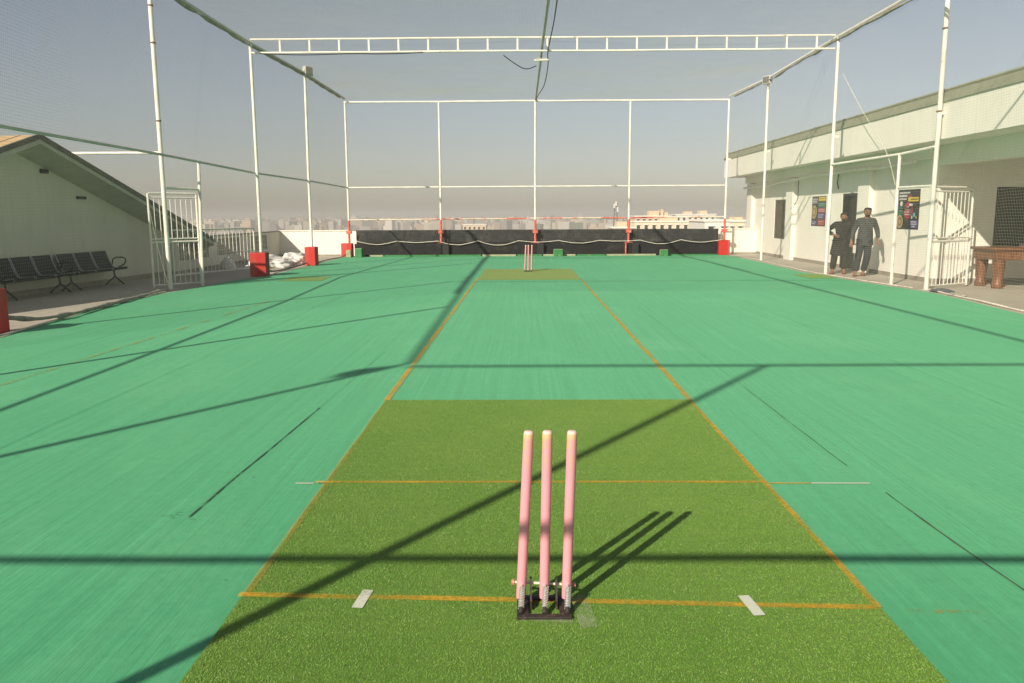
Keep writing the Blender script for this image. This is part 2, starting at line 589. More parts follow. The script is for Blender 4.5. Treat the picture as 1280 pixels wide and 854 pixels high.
def line(mat, p0, p1, w, z=.0188, n=30):
    return tag(skewsheet('painted_line', mat, p0, p1, w, z, n), kind='structure')
line('orange_pale', (-1.170, 3.2), (-1.170, 6.86), .038)
line('orange', (-1.175, 6.87), (-1.10, 20.6), .055, .0105, 60)
line('orange', (1.445, 3.1), (1.445, 6.86), .034)
line('orange', (1.455, 6.87), (1.47, 20.0), .055, .0105, 60)
line('orange', (-1.20, 3.213), (1.44, 3.10), .040, .0195, 40)
line('orange', (-1.24, 4.672), (1.46, 4.665), .034, .0195, 40)
line('orange', (1.47, 4.665), (1.72, 4.664), .026, .0105, 8)
line('chalk', (1.725, 4.664), (2.07, 4.662), .017, .0105, 8)
line('chalk', (-1.36, 4.673), (-1.25, 4.673), .016, .0105, 6)
line('orange_faint', (-5.05, 5.5), (-4.75, 15.5), .05, .0105, 40)
line('orange_faint', (1.55, 3.09), (1.85, 3.075), .03, .0105, 8)
line('chalk', (-.655, 3.25), (-.672, 3.09), .046, .0205, 6)
line('chalk', (.925, 3.20), (.945, 3.03), .048, .0205, 6)
line('chalk_faint', (.232, 3.20), (.262, 2.93), .07, .0203, 8)
line('chalk_faint', (.0, 3.0), (.2, 2.985), .035, .0203, 8)
line('orange', (-1.05, 22.9), (.05, 22.88), .04, .021, 10)
line('seam', (-1.79, 4.12), (-1.69, 6.6), .0095, .0105, 40)
line('seam_faint', (-1.69, 6.6), (-1.60, 9.5), .006, .0105, 20)
line('seam', (2.13, 3.2), (2.09, 4.5), .0095, .0105, 30)
line('chalk_faint', (2.118, 3.3), (2.09, 4.4), .006, .0145, 20)
line('seam', (2.07, 5.0), (2.06, 7.2), .005, .0105, 30)
line('seam_faint', (2.06, 7.2), (2.03, 14), .006, .0105, 30)
for x in (-5.6, -3.65, 4.0, 5.95):
    line('seam_faint', (x, 2), (x + .08, 18), .007, .0105, 60)
for k in range(9):     # frayed threads where the left seam starts
    a = (-1.80 + random.uniform(-.09, .03), 4.12 + random.uniform(-.03, .08))
    line('seam', a, (a[0] + random.uniform(-.06, .05), a[1] + random.uniform(-.02, .06)), .004, .0108 + .0004 * k, 4)

# small clods, leaves and pebbles on the turf
m = MB()
for _ in range(260):
    y = random.uniform(2.4, 22)
    x = random.uniform(-6.6, 7.6) if random.random() < .75 else random.uniform(-2, 2)
    r = random.uniform(.003, .010)
    q = [Vector((random.uniform(-1, 1), random.uniform(-1, 1), random.uniform(.1, .6))) * r for _ in range(4)]
    z = .018 if (-1.2 < x < 1.48 and y < 6.8) else .008
    m.add([Vector((x, y, z)) + k for k in q], ((0, 1, 2), (0, 1, 3), (1, 2, 3), (0, 2, 3)))
tag(m.build('turf_litter', pm('dark_litter', (.05, .06, .035), .9, .5, 30)), 'tiny dark crumbs scattered on the turf', 'litter', kind='stuff')

# ------------------------------------------------------------------ parapets
FARY = 32.45
pw = thing('parapet_wall', 'sunlit cream parapet wall at far left behind the red boxes', 'wall', (-8.15, FARY, 0))
B(-1.45, 1.35, 0, .22, .06, .98).build('wall_panel', 'cream', pw)
B(-1.47, 1.35, -.03, .25, .981, 1.02).build('coping', 'cream', pw)
B(-1.45, 1.35, -.025, .22, 0, .058).build('plinth', 'plinth', pw)
pw = thing('parapet_wall', 'cream parapet wall at far right beside the white building', 'wall', (8.9, FARY + .3, 0))
B(-1.0, .5, 0, .22, .06, .98).build('wall_panel', 'cream', pw)
B(-1.0, .5, -.03, .25, .981, 1.02).build('coping', 'cream', pw)
B(-1.0, .5, -.025, .22, 0, .058).build('plinth', 'plinth', pw)
pw = thing('parapet_wall', 'long far parapet wall hidden behind the black cloth', 'wall', (0, FARY, 0))
B(-6.79, 7.88, 0, .22, 0, .97).build('wall_panel', 'cream', pw)

# jali parapet wall on the left, with breeze-block screens
pw = thing('screen_wall', 'shaded parapet wall pierced by three breeze block screens', 'wall', (-9.6, 27, 0))
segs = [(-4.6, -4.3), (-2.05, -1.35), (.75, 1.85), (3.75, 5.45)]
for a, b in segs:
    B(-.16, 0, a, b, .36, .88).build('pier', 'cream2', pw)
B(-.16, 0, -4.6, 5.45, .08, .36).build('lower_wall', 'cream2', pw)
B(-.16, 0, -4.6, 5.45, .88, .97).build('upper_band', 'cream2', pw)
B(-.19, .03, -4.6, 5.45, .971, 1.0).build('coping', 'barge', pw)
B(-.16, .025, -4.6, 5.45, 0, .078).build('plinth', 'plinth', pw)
for (a, b) in ((-4.3, -2.05), (-1.35, .75), (1.85, 3.75)):
    m = MB()
    n = int(round((b - a) / .19))
    for i in range(n + 1):
        y = a + (b - a) * i / n
        m.box(-.11, -.05, max(a, y - .014), min(b, y + .014), .361, .879)
    for k in (1, 2):
        z = .36 + .52 * k / 3
        m.box(-.112, -.048, a, b, z - .014, z + .014)
    for i in range(n):
        for k in range(3):
            yc = a + (b - a) * (i + .5) / n
            zc = .36 + .52 * (k + .5) / 3
            m.tube([(-.08, yc + .048 * math.cos(2 * math.pi * j / 8), zc + .048 * math.sin(2 * math.pi * j / 8)) for j in range(8)], .011, 4, closed=True)
    m.build('breeze_block_screen', 'cream2', pw)
    B(-.150, -.135, a, b, .361, .879).build('hole_shade_sheet', 'screen', pw)  # added dark sheet, stands in for shade seen through the holes

# ------------------------------------------------------------------ gabled house on the left
XW, XB = -10.15, -9.6
YA, ZA, SL = 16.55, 3.21, .312
YF, YN = 23.9, 9.2
def zb(y):
    return ZA - SL * abs(y - YA)
house = thing('gabled_house', 'low gabled house with shaded plaster end wall on the left', 'house', (XW, YA, 0), R(-4.8))
H0 = Vector((-XW, -YA, 0))
def hp(pts):
    return [Vector(p) + H0 for p in pts]
m = MB()
gw = [(XW, YN + .6, 0.12), (XW, YF - 1.4, 0.12), (XW, YF - 1.4, zb(YF - 1.4) - .31), (XW, YA, ZA - .31), (XW, YN + .6, zb(YN + .6) - .31)]
gw2 = [(XW - .25, b, c) for a, b, c in gw]
m.add(hp(gw + gw2), ((0, 1, 2, 3, 4), (9, 8, 7, 6, 5), (0, 5, 6, 1), (1, 6, 7, 2), (4, 9, 5, 0), (2, 7, 8, 3), (3, 8, 9, 4)))
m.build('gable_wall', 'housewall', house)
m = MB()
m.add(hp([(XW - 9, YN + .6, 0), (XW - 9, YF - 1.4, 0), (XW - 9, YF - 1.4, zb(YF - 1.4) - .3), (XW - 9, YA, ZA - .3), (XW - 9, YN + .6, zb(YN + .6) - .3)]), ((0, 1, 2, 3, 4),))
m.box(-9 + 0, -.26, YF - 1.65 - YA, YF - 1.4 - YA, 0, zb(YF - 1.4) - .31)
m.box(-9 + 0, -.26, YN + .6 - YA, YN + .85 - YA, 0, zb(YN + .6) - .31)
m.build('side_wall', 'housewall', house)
MB().box(-.25, .02, YN + .58 - YA, YF - 1.38 - YA, 0, .118).build('plinth', 'plinth', house)
for sgn, ye in ((1, YF), (-1, YN)):
    m = MB()
    top = [(XB, YA, ZA), (XB, ye, zb(ye)), (XW - 9.2, ye, zb(ye)), (XW - 9.2, YA, ZA)]
    bot = [(a, b, c - .07) for a, b, c in top]
    m.add(hp(top + bot), ((0, 1, 2, 3), (7, 6, 5, 4), (0, 4, 5, 1), (1, 5, 6, 2), (2, 6, 7, 3)))
    r = m.build('roof_slope', 'rooftile', house)
    # sheet joints
    m = MB()
    for k in range(9):
        x = XB - .4 - k * 1.0
        q = [(x, YA, ZA + .012), (x, ye, zb(ye) + .012), (x - .05, ye, zb(ye) + .012), (x - .05, YA, ZA + .012)]
        m.add(hp(q + [(a, b, c - .02) for a, b, c in q]), ((0, 1, 2, 3), (0, 4, 5, 1), (3, 7, 6, 2)))
    m.build('roof_batten', 'rooftile', r)
    # barge board: two stepped boards
    for (x0, x1, z0, z1, mt) in ((XB - .02, XB + .035, -.075, .03, 'barge'), (XB - .05, XB + .012, -.17, -.077, 'soffit')):
        m = MB()
        a = [(x0, YA, ZA + z0), (x0, ye, zb(ye) + z0), (x0, ye, zb(ye) + z1), (x0, YA, ZA + z1)]
        b = [(x1, p, q) for _, p, q in a]
        m.add(hp(a + b), ((0, 1, 2, 3), (7, 6, 5, 4), (0, 4, 5, 1), (2, 6, 7, 3), (1, 5, 6, 2), (0, 3, 7, 4)))
        m.build('barge_board', mt, house)
    m = MB()
    q = [(XB - .03, YA, ZA - .171), (XB - .03, ye, zb(ye) - .171), (XW + .002, ye, zb(ye) - .33), (XW + .002, YA, ZA - .33)]
    m.add(hp(q + [(a, b, c + .02) for a, b, c in q]), ((0, 1, 2, 3), (7, 6, 5, 4), (0, 4, 5, 1), (1, 5, 6, 2), (2, 6, 7, 3), (3, 7, 4, 0)))
    m.build('soffit', 'soffit', house)
for (y, z, w, h) in ((17.35, 2.55, .22, .09), (18.55, 2.02, .30, .06)):
    MB().bbox(.0, .06, y - w / 2 - YA, y + w / 2 - YA, z - h / 2, z + h / 2, .012).build('wall_vent', 'dark', house)

# ------------------------------------------------------------------ white building on the right
XA, YR = 9.4, 18.7
EV = 8.55
rb = thing('white_building', 'long white flat roofed building with deep eave on the right', 'building', (XA, YR, 0))
def BB(x0, x1, y0, y1, z0, z1):
    return MB().box(x0 - XA, x1 - XA, y0 - YR, y1 - YR, z0, z1)
ZS = 3.08
m = BB(XA, XA + .25, YR + .25, 22.9, .10, ZS - .001)
m.add(*(lambda q: (q.v, q.f))(BB(XA, XA + .25, 22.9, 24.2, 2.15, ZS - .001)))
m.add(*(lambda q: (q.v, q.f))(BB(XA, XA + .25, 24.2, 29.0, .10, ZS - .001)))
m.add(*(lambda q: (q.v, q.f))(BB(XA, XA + .25, 29.0, 30.6, .10, .68)))
m.add(*(lambda q: (q.v, q.f))(BB(XA, XA + .25, 29.0, 30.6, 2.08, ZS - .001)))
m.add(*(lambda q: (q.v, q.f))(BB(XA, XA + .25, 30.6, 33.9, .10, ZS - .001)))
m.build('front_wall', 'cream', rb)
m = MB()
for a, b in ((YR + .25, 22.9), (24.2, 33.9)):
    m.add(*(lambda q: (q.v, q.f))(BB(XA - .02, XA + .25, a, b, 0, .098)))
m.build('plinth', 'plinth', rb)
for (a, b) in ((28.2, 28.9), (22.05, 22.78), (33.2, 33.9)):
    BB(XA - .14, XA - .001, a, b, 0, 2.78).build('pilaster', 'cream', rb)
# camera-facing veranda wall
m = BB(XA, 10.72, YR, YR + .249, .10, ZS - .001)
m.add(*(lambda q: (q.v, q.f))(BB(10.72, 13.3, YR, YR + .249, 2.16, ZS - .001)))
m.add(*(lambda q: (q.v, q.f))(BB(10.72, 13.3, YR, YR + .249, .10, .76)))
m.add(*(lambda q: (q.v, q.f))(BB(13.3, 15, YR, YR + .249, .10, ZS - .001)))
m.build('veranda_wall', 'cream', rb)
BB(XA - .02, 15, YR - .02, YR + .249, 0, .098).build('plinth', 'plinth', rb)
BB(14.8, 15, 6, YR - .03, 0, ZS - .001).build('unseen_back_wall', 'cream2', rb)  # unseen walls added to close the building and block light
BB(XA + .3, 15, 33.65, 33.9, 0, ZS - .001).build('unseen_back_wall', 'cream2', rb)
BB(15.001, 15.2, YR, 33.9, 0, ZS - .001).build('unseen_back_wall', 'cream2', rb)
BB(XA + .0, XA + .25, 4, YR - .001, 2.64, ZS - .001).build('eave_beam', 'cream', rb)
BB(XA - .22, XA - .001, YR + .0, 33.9, 2.80, ZS - .001).build('eave_beam', 'cream', rb)
roof = BB(EV + .16, 15.4, 2, 34.9, ZS, 3.25).build('roof_slab', 'cream', rb)
BB(EV, EV + .159, 2, 34.9, ZS - .012, 3.80).build('fascia', 'cream', roof)
BB(EV + .16, 15.4, 34.74, 34.9, 3.251, 3.80).build('fascia', 'cream', roof)
BB(EV - .03, EV + .19, 2, 34.93, 3.802, 3.88).build('coping', 'capmetal', roof)
BB(EV + .03, EV + .16, 2, 34.9, 3.881, 4.0).build('gutter', 'capmetal', roof)
T([(EV + .10 - XA, 2 - YR, 4.05), (EV + .10 - XA, 34.9 - YR, 4.05)], .035, 6).build('gutter_pipe', 'capmetal', roof)
# window in front wall
w = BB(XA + .10, XA + .115, 29.0, 30.6, .68, 2.08).build('window', 'screen', rb)
m = MB()
for (a, b, c, d) in ((29.0, 29.06, .68, 2.08), (30.54, 30.6, .68, 2.08), (29.06, 30.54, .68, .74), (29.06, 30.54, 2.02, 2.08), (29.77, 29.83, .74, 2.02)):
    m.add(*(lambda q: (q.v, q.f))(BB(XA + .03, XA + .09, a, b, c, d)))
m.build('window_frame', 'screen', w)
for i in range(9):
    y = 29.06 + 1.48 * (i + 1) / 10
    T([(XA + .02 - XA, y - YR, .7), (XA + .02 - XA, y - YR, 2.06)], .009, 6).build('grille_bar', 'screen', w)
# door
d = BB(XA + .14, XA + .18, 22.93, 24.17, .02, 2.13).build('door', 'dark', rb)
for (z0, z1) in ((.15, .95), (1.1, 2.0)):
    BB(XA + .128, XA + .139, 23.05, 23.5, z0, z1).build('door_panel', 'dark', d)
    BB(XA + .128, XA + .139, 23.6, 24.05, z0, z1).build('door_panel', 'dark', d)
m = MB()
for (a, b, c, dd) in ((22.9, 22.96, 0, 2.15), (24.14, 24.2, 0, 2.15), (22.96, 24.14, 2.09, 2.15)):
    m.add(*(lambda q: (q.v, q.f))(BB(XA + .02, XA + .125, a, b, c, dd)))
m.build('door_frame', 'dark', d)
# big dark veranda window
w = BB(10.72, 13.3, YR + .12, YR + .135, .76, 2.16).build('window', 'glass', rb)
m = MB()
for (a, b, c, dd) in ((10.72, 10.78, .76, 2.16), (13.24, 13.3, .76, 2.16), (10.78, 13.24, .76, .81), (10.78, 13.24, 2.11, 2.16), (11.98, 12.03, .81, 2.11)):
    m.add(*(lambda q: (q.v, q.f))(BB(a, b, YR + .05, YR + .11, c, dd)))
m.build('window_frame', 'dark', w)
# conduit pipe under the eave
pts = []
for i in range(40):
    y = 33.7 - i * .37
    pts.append((-.30, y - YR, 2.62 + .13 * min(1, max(0, (31 - y) / 5)) + .015 * math.sin(y * 2)))
T(pts, .045, 8).build('conduit_pipe', 'white', rb)
T([(-.03, 28.0 - YR, 2.78), (-.03, 28.0 - YR, 2.1), (-.04, 28.15 - YR, 1.95), (-.15, 28.3 - YR, 1.75)], .012, 5).build('wire', 'wire', rb)
T([(-.05, 24.45 - YR, 2.75), (-.06, 24.5 - YR, 2.5), (-.05, 24.42 - YR, 2.3)], .02, 5).build('wire', 'wire', rb)

# posters
def poster(label, y0, y1, z0, z1, blocks):
    p = thing('poster', label, 'poster', (XA - .004, (y0 + y1) / 2, z0))
    W, Hh = y1 - y0, z1 - z0
    # local: y along wall; poster left edge (as seen) is the far one = +y
    def quad(u0, u1, v0, v1, x, skew=0):
        f = lambda u, v: (x, W / 2 - W * (u + skew * (v - v0)), Hh * v)
        return [f(u0, v0), f(u1, v0), f(u1, v1), f(u0, v1)]
    B(-.006, .003, -W / 2, W / 2, 0, Hh).build('sheet', 'poster_black', p)
    for i, (kind, u0, u1, v0, v1, mt) in enumerate(blocks):
        x = -.008 - .0012 * i / 4
        if kind == 'r':
            MB().add(quad(u0, u1, v0, v1, x, .06), ((0, 1, 2, 3),)).build('printed_block', mt, p)
        elif kind == 'e':
            MB().add([(x, W / 2 - W * ((u0 + u1) / 2 + (u1 - u0) / 2 * math.cos(a)), Hh * ((v0 + v1) / 2 + (v1 - v0) / 2 * math.sin(a))) for a in [2 * math.pi * k / 24 for k in range(24)]], (tuple(range(24)),)).build('printed_roundel', mt, p)
        elif kind == 't':   # line of lettering too small to read: broken dashes
            m = MB()
            u = u0
            while u < u1:
                wd = random.uniform(.022, .045)
                m.add(quad(u, min(u + wd, u1), v0 + random.uniform(0, .006), v1 - random.uniform(0, .006), x, .3), ((0, 1, 2, 3),))
                u += wd + .009
            m.build('printed_lettering', mt, p)
    return p
MT['poster_black'] = flat('poster_black', (.018, .017, .02), .4)
MT['pw'] = flat('poster_white', (.68, .67, .66), .5)
MT['py'] = flat('poster_yellow', (.70, .50, .045), .5)
MT['pg'] = flat('poster_green', (.02, .16, .10), .5)
MT['pr'] = flat('poster_red', (.36, .035, .05), .5)
MT['pp'] = flat('poster_purple', (.075, .05, .22), .5)
MT['pgold'] = flat('poster_gold', (.42, .33, .15), .5)
MT['pbr'] = flat('poster_brown', (.22, .12, .06), .5)
MT['pteal'] = flat('poster_teal', (.10, .42, .46), .5)
MT['pgrey'] = flat('poster_grey', (.16, .16, .18), .5)
poster('black poster with yellow tag and red oval beside the right gate', 19.5, 20.6, 1.2, 2.15, [
    ('t', .05, .55, .895, .945, 'pw'), ('t', .04, .42, .81, .87, 'pw'), ('t', .05, .40, .735, .785, 'pw'),
    ('e', .48, .66, .76, .86, 'pr'), ('r', .48, .96, .70, .80, 'py'), ('t', .60, .94, .73, .77, 'poster_black'),
    ('r', .03, .27, .36, .57, 'pg'), ('e', .11, .24, .58, .71, 'pw'), ('t', .06, .24, .45, .475, 'pw'),
    ('e', .30, .74, .26, .68, 'pr'), ('e', .53, .72, .585, .645, 'pw'), ('t', .36, .66, .475, .50, 'pw'), ('t', .34, .68, .42, .445, 'pw'), ('t', .36, .66, .36, .385, 'pw'), ('e', .44, .56, .535, .58, 'pw'),
    ('e', -.0, .30, .02, .36, 'pgold'), ('e', .05, .25, .07, .31, 'pbr'), ('e', .10, .20, .13, .25, 'pgold'),
    ('r', .62, .98, .03, .23, 'pp'), ('t', .66, .92, .17, .20, 'pw'), ('t', .64, .95, .115, .145, 'pw'), ('t', .72, .86, .055, .085, 'pw'),
    ('e', .76, .86, .30, .42, 'pteal'), ('e', .68, .74, .26, .34, 'pw'), ('e', .88, .94, .26, .34, 'pgold')])
poster('smaller poster of coloured blocks left of the doorway', 25.45, 26.65, 1.19, 2.12, [
    ('r', .0, .45, .76, .96, 'pgrey'), ('t', .06, .40, .88, .91, 'pw'), ('t', .06, .36, .82, .85, 'pw'), ('t', .06, .34, .77, .79, 'pw'),
    ('r', .50, .98, .84, .97, 'py'), ('t', .56, .9, .90, .925, 'poster_black'),
    ('r', .48, .98, .64, .78, 'pg'), ('t', .54, .92, .73, .75, 'pw'), ('t', .54, .9, .67, .69, 'pteal'),
    ('r', .48, .98, .45, .60, 'pr'), ('t', .5, .95, .55, .575, 'pw'), ('t', .5, .95, .49, .515, 'pw'),
    ('r', .48, .98, .26, .42, 'pp'), ('t', .52, .88, .38, .40, 'pw'), ('t', .52, .88, .33, .35, 'pw'), ('t', .52, .84, .28, .30, 'pw'),
    ('r', .48, .98, .03, .22, 'pr'), ('t', .54, .90, .14, .16, 'pw'), ('t', .54, .90, .07, .09, 'pgold'),
    ('e', .02, .40, .24, .70, 'pgold'), ('e', .06, .34, .30, .64, 'pbr'), ('e', .12, .28, .38, .56, 'pgold'),
    ('r', .02, .42, .03, .18, 'pp'), ('t', .06, .38, .12, .145, 'pw'), ('t', .08, .32, .06, .085, 'pw')])

# ------------------------------------------------------------------ the net cage frame
HB = 5.95
fr = thing('net_cage_frame', 'white steel pipe frame of the practice net cage', 'cage frame', (0, 0, 0))
LX = [(0.15, -6.9), (5.7, -6.95), (11.05, -6.98), (21.8, -6.98), (26.25, -6.75), (31.9, -6.72)]
RX = [(0.15, 7.95), (5.7, 7.95), (11.05, 8.0), (21.5, 8.02), (27.8, 8.16), (31.9, 7.92)]
def post(x, y, z0, z1, r, rings=True):
    pts = [(x, y, z0), (x + random.uniform(-.012, .012), y, (z0 + z1) / 2), (x + random.uniform(-.015, .015), y, z1)]
    p = T(pts, r, 10).build('post', 'white', fr, True)
    return p
for y, x in [q if q[0] != 11.05 or q[1] > 0 else (11.05, -7.34) for q in LX[:-1] + RX[:-1]]:
    post(x, y, .0, HB + .02, .041)
for x, y in ((-7.75, 17.8), (8.45, 17.0)):
    p = post(x, y, 0, 6.5, .048)
    for z in (3.6, 5.2, 5.95):
        T([(x, y, z), (x, y, z + .03)], .055, 10).build('joint_ring', 'brownside', p)
    B(x - .10, x + .10, y - .10, y + .10, 0, .012).build('foot_plate', 'rail', p)
ENDX = [-6.72, -3.13, .55, 4.18, 7.9]
for i, x in enumerate(ENDX):
    z0 = .5 if 0 < i < 4 else 0
    p = post(x, 31.9, z0, 5.86, .039)
    T([(x, 31.9, .505), (x, 31.9, 1.40)], .0445, 10).build('red_band', 'redband', p)
    B(x - .10, x + .10, 31.83, 31.97, .88, 1.0).build('clamp', 'redband', p)
    if 0 < i < 4:
        B(x - .16, x + .16, 31.8, 32.0, .5, .515).build('foot_plate', 'redband', p)
        post(x + .15, .15, 0, 5.86, .039)
def wob(a, b, n=14, s=.02):
    a, b = Vector(a), Vector(b)
    out = []
    for i in range(n + 1):
        t = i / n
        q = a.lerp(b, t)
        k = min(1, 4 * t, 4 * (1 - t))
        q += Vector((noise.noise(q * .6), noise.noise(q * .6 + Vector((9, 0, 0))), noise.noise(q * .6 + Vector((0, 9, 0))))) * s * k
        out.append(q)
    return out
T([(x, y, HB + .05) for y, x in LX], .036, 8).build('top_beam', 'rail', fr, True)
T([(x, y, HB + .05) for y, x in RX], .036, 8).build('top_beam', 'white', fr, True)
T(wob((.57, .15, HB + .05), (.57, 31.9, HB - .05), 16, .015), .036, 8).build('top_beam', 'rail', fr, True)
for y in (.15, 31.9):
    T(wob((-6.75, y, 5.86), (7.92, y, 5.86), 16, .015), .036, 8).build('end_beam', 'white', fr, True)
    zr = 2.66 if y > 1 else 2.42
    T(wob((-6.72, y, zr), (7.9, y, zr + .01), 16, .01), .027, 8).build('end_rail', 'white', fr, True)
T([(-7.25, 11.05, HB), (8.0, 11.05, HB)], .024, 8).build('cross_pipe', 'white', fr, True)
T(wob((-6.7, 31.9, 1.42), (7.9, 31.9, 1.47), 12, .015), .026, 8).build('guard_rail', 'guard', fr, True)
T([(-6.95, .15, 2.75), (-7.0, 5.7, 2.78), (-7.12, 11.1, 2.83), (-7.42, 17.0, 2.86), (-7.05, 21.8, 2.72), (-6.8, 26.25, 2.70), (-6.73, 31.9, 2.66)], .027, 8).build('side_rail', 'rail', fr, True)
T([(8.02, 21.5, 2.83), (8.3, 18.28, 2.86), (8.42, 17.0, 2.92)], .03, 8).build('side_rail', 'white', fr, True)
T([(8.3, 18.28, 0), (8.3, 18.28, 2.86)], .035, 8).build('gate_post', 'white', fr, True)
T([(8.3, 18.25, 2.14), (8.42, 17.05, 2.14)], .026, 8).build('lintel', 'white', fr, True)
T([(-7.38, 18.7, 0), (-7.30, 18.7, 2.84)], .035, 8).build('gate_post', 'white', fr, True)
T([(-7.75, 17.82, 2.2), (-7.34, 18.68, 2.2)], .028, 8).build('lintel', 'white', fr, True)
T([(-10.0, 17.8, 2.95), (-7.8, 17.8, 2.95)], .03, 8).build('tie_pipe', 'white', fr, True)
for (x, y, z) in ((8.45, 17.0, 3.55), (8.16, 27.8, 3.6), (8.02, 21.5, 3.5), (7.92, 31.9, 3.62)):
    B(x, min(x + .13, EV - .002), y - .03, y + .03, z, z + .06).build('wall_bracket', 'white', fr)
# ladder truss
tr = bpy.data.objects.new('roof_truss', None)
COL.objects.link(tr)
tr.parent = fr
for z in (5.75, 6.08):
    T(wob((-6.96, 21.75, z), (8.04, 21.75, z), 14, .012), .026, 8).build('chord', 'white', tr, True)
for i in range(20):
    x = -6.2 + i * .765
    if x < 8:
        B(x - .022, x + .022, 21.74, 21.76, 5.775, 6.055).build('strut', 'white', tr)
# ------------------------------------------------------------------ nets (real twine)
def net(name, label, P, n_u, n_v, r=.0011, su=24, sv=6, sag=.05, seed=0):
    """P(u,v)->Vector, u,v in 0..1. strands run along u and along v"""
    m = MB()
    def disp(q):
        return q + Vector((noise.noise(q * .45 + Vector((seed, 0, 0))), noise.noise(q * .45 + Vector((0, seed, 0))), noise.noise(q * .45 + Vector((0, 0, seed))))) * sag
    def strand(pts):
        N = len(pts)
        vs_ = []
        for i, p in enumerate(pts):
            d = (pts[min(i + 1, N - 1)] - pts[max(i - 1, 0)]).normalized()
            a = d.cross(Vector((.31, .52, .79))).normalized()
            b = a.cross(d)
            for k in range(3):
                an = 2 * math.pi * k / 3
                vs_.append(p + (a * math.cos(an) + b * math.sin(an)) * r)
        fs_ = []
        for i in range(N - 1):
            for k in range(3):
                l = (k + 1) % 3
                fs_.append((i * 3 + k, i * 3 + l, i * 3 + 3 + l, i * 3 + 3 + k))
        m.add(vs_, fs_)
    for j in range(n_v + 1):
        strand([disp(P(i / su, j / n_v)) for i in range(su + 1)])
    for i in range(n_u + 1):
        strand([disp(P(i / n_u, j / sv)) for j in range(sv + 1)])
    me = bpy.data.meshes.new(name)
    me.from_pydata(m.v, [], m.f)
    me.materials.append(MT['net'])
    o = bpy.data.objects.new(name, me)
    COL.objects.link(o)
    return tag(o, label, 'net', 'nets of the practice cage')
def pl(tab, y):
    return interp([(x, yy) for yy, x in tab], y)
LN = [(0.2, -6.93), (11.05, -7.32), (17.0, -7.5), (21.8, -7.03), (26.25, -6.79), (31.9, -6.76)]
RN = [(0.2, 7.98), (11.05, 8.04), (17.0, 8.36), (21.5, 8.07), (27.8, 8.2), (31.9, 7.96)]
def side(tab, topx, y0, y1):
    def P(u, v):
        y = y0 + (y1 - y0) * u
        xb = pl(tab, y)
        xt = pl(topx, y)
        k = max(0, (v - .46) / .54)
        return Vector((xb + (xt - xb) * k, y, .03 + 5.93 * v))
    return P
net('cage_net', 'fine side net hanging on the left posts before the gabled house', side(LN, LX, 8.5, 31.85), 467, 119, seed=1, su=60)
net('cage_net', 'fine side net hanging on the right posts before the white building', side(RN, RX, 8.5, 31.85), 467, 119, seed=2, su=60)
net('cage_net', 'fine end net hanging on the far posts above the black cloth', lambda u, v: Vector((-6.7 + 14.6 * u, 31.95, .55 + 5.3 * v)), 243, 88, r=.0008, seed=3, su=30)
net('cage_net', 'overhead roof net stretched across the cage top under the truss', lambda u, v: Vector((-6.9 + 14.85 * v, 8.5 + 23.4 * u, 5.98 - .05 * math.sin(math.pi * ((v * 2) % 1)))), 390, 248, r=.0014, seed=4, su=60, sv=16, sag=.08)

# gathered net / ropes
def rope(name, label, pts, r, mat, cat='rope', sub=6, n=7, jit=.0):
    P = [Vector(p) for p in pts]
    out = []
    for i in range(len(P) - 1):
        p0, p1, p2, p3 = P[max(i - 1, 0)], P[i], P[i + 1], P[min(i + 2, len(P) - 1)]
        for k in range(sub):
            t = k / sub
            out.append(.5 * ((2 * p1) + (-p0 + p2) * t + (2 * p0 - 5 * p1 + 4 * p2 - p3) * t * t + (-p0 + 3 * p1 - 3 * p2 + p3) * t ** 3))
    out.append(P[-1])
    rr = [r * (1 + jit * noise.noise(q * 3.1)) for q in out]
    return tag(MB().tube(out, rr, n).build(name, mat, None, True), label, cat)
pts = [(x - .02, y, HB + .0 - .015 * random.random()) for y, x in [(y_, pl(LX, y_)) for y_ in [8 + .8 * i for i in range(30)]]]
rope('gathered_net', 'dark net edge bundled along the left top pipe', pts, .034, 'greyrope', 'net bundle', 3, 7, .8)
pts = [(pl(RX, y_) - .02, y_, HB - .01 - .05 * random.random()) for y_ in [8 + .8 * i for i in range(30)]]
rope('gathered_net', 'net edge bundled along the right top pipe', pts, .030, 'greyrope', 'net bundle', 3, 7, .9)
rope('gathered_net', 'grey net edge trailing on the concrete from left red box to gate', [(-7.3, 11.2, .22), (-7.22, 11.9, .10), (-7.2, 12.8, .07), (-7.3, 13.6, .05), (-7.42, 14.8, .045), (-7.55, 16.2, .04), (-7.72, 17.6, .04)], .035, 'greyrope', 'net bundle', 6, 7, .9)
rope('edge_rope', 'pale rope lying along the left turf edge near the bench', [(-7.0, 9.0, .03), (-6.98, 10.4, .03), (-7.1, 11.6, .025), (-7.3, 13.0, .025), (-7.44, 14.2, .03), (-7.55, 15.6, .025), (-7.5, 17.0, .025)], .016, 'rope', 'rope', 6, 6, .4)
rope('edge_rope', 'pale rope lying along the right turf edge near the wooden table', [(7.98, 9.0, .025), (8.0, 11.5, .03), (8.1, 13.2, .02), (8.22, 14.6, .03), (8.33, 15.8, .02), (8.42, 16.8, .03)], .018, 'rope', 'rope', 8, 6, .5)
rope('edge_rope', 'thin rope along the right turf edge below the building wall', [(8.3, 17.3, .02), (8.12, 18.6, .02), (7.98, 20.2, .02), (7.86, 22.5, .02), (8.0, 25.5, .02), (8.12, 28, .02), (8.1, 31, .02)], .014, 'rope', 'rope', 8, 6, .4)
rope('black_hose', 'black hose sagging between the two left red boxes', [(-6.85, 21.9, .40), (-6.95, 22.3, .14), (-7.0, 22.9, .05), (-7.0, 24.0, .03), (-6.95, 25.2, .05), (-6.88, 26.0, .10)], .022, 'wire', 'hose')
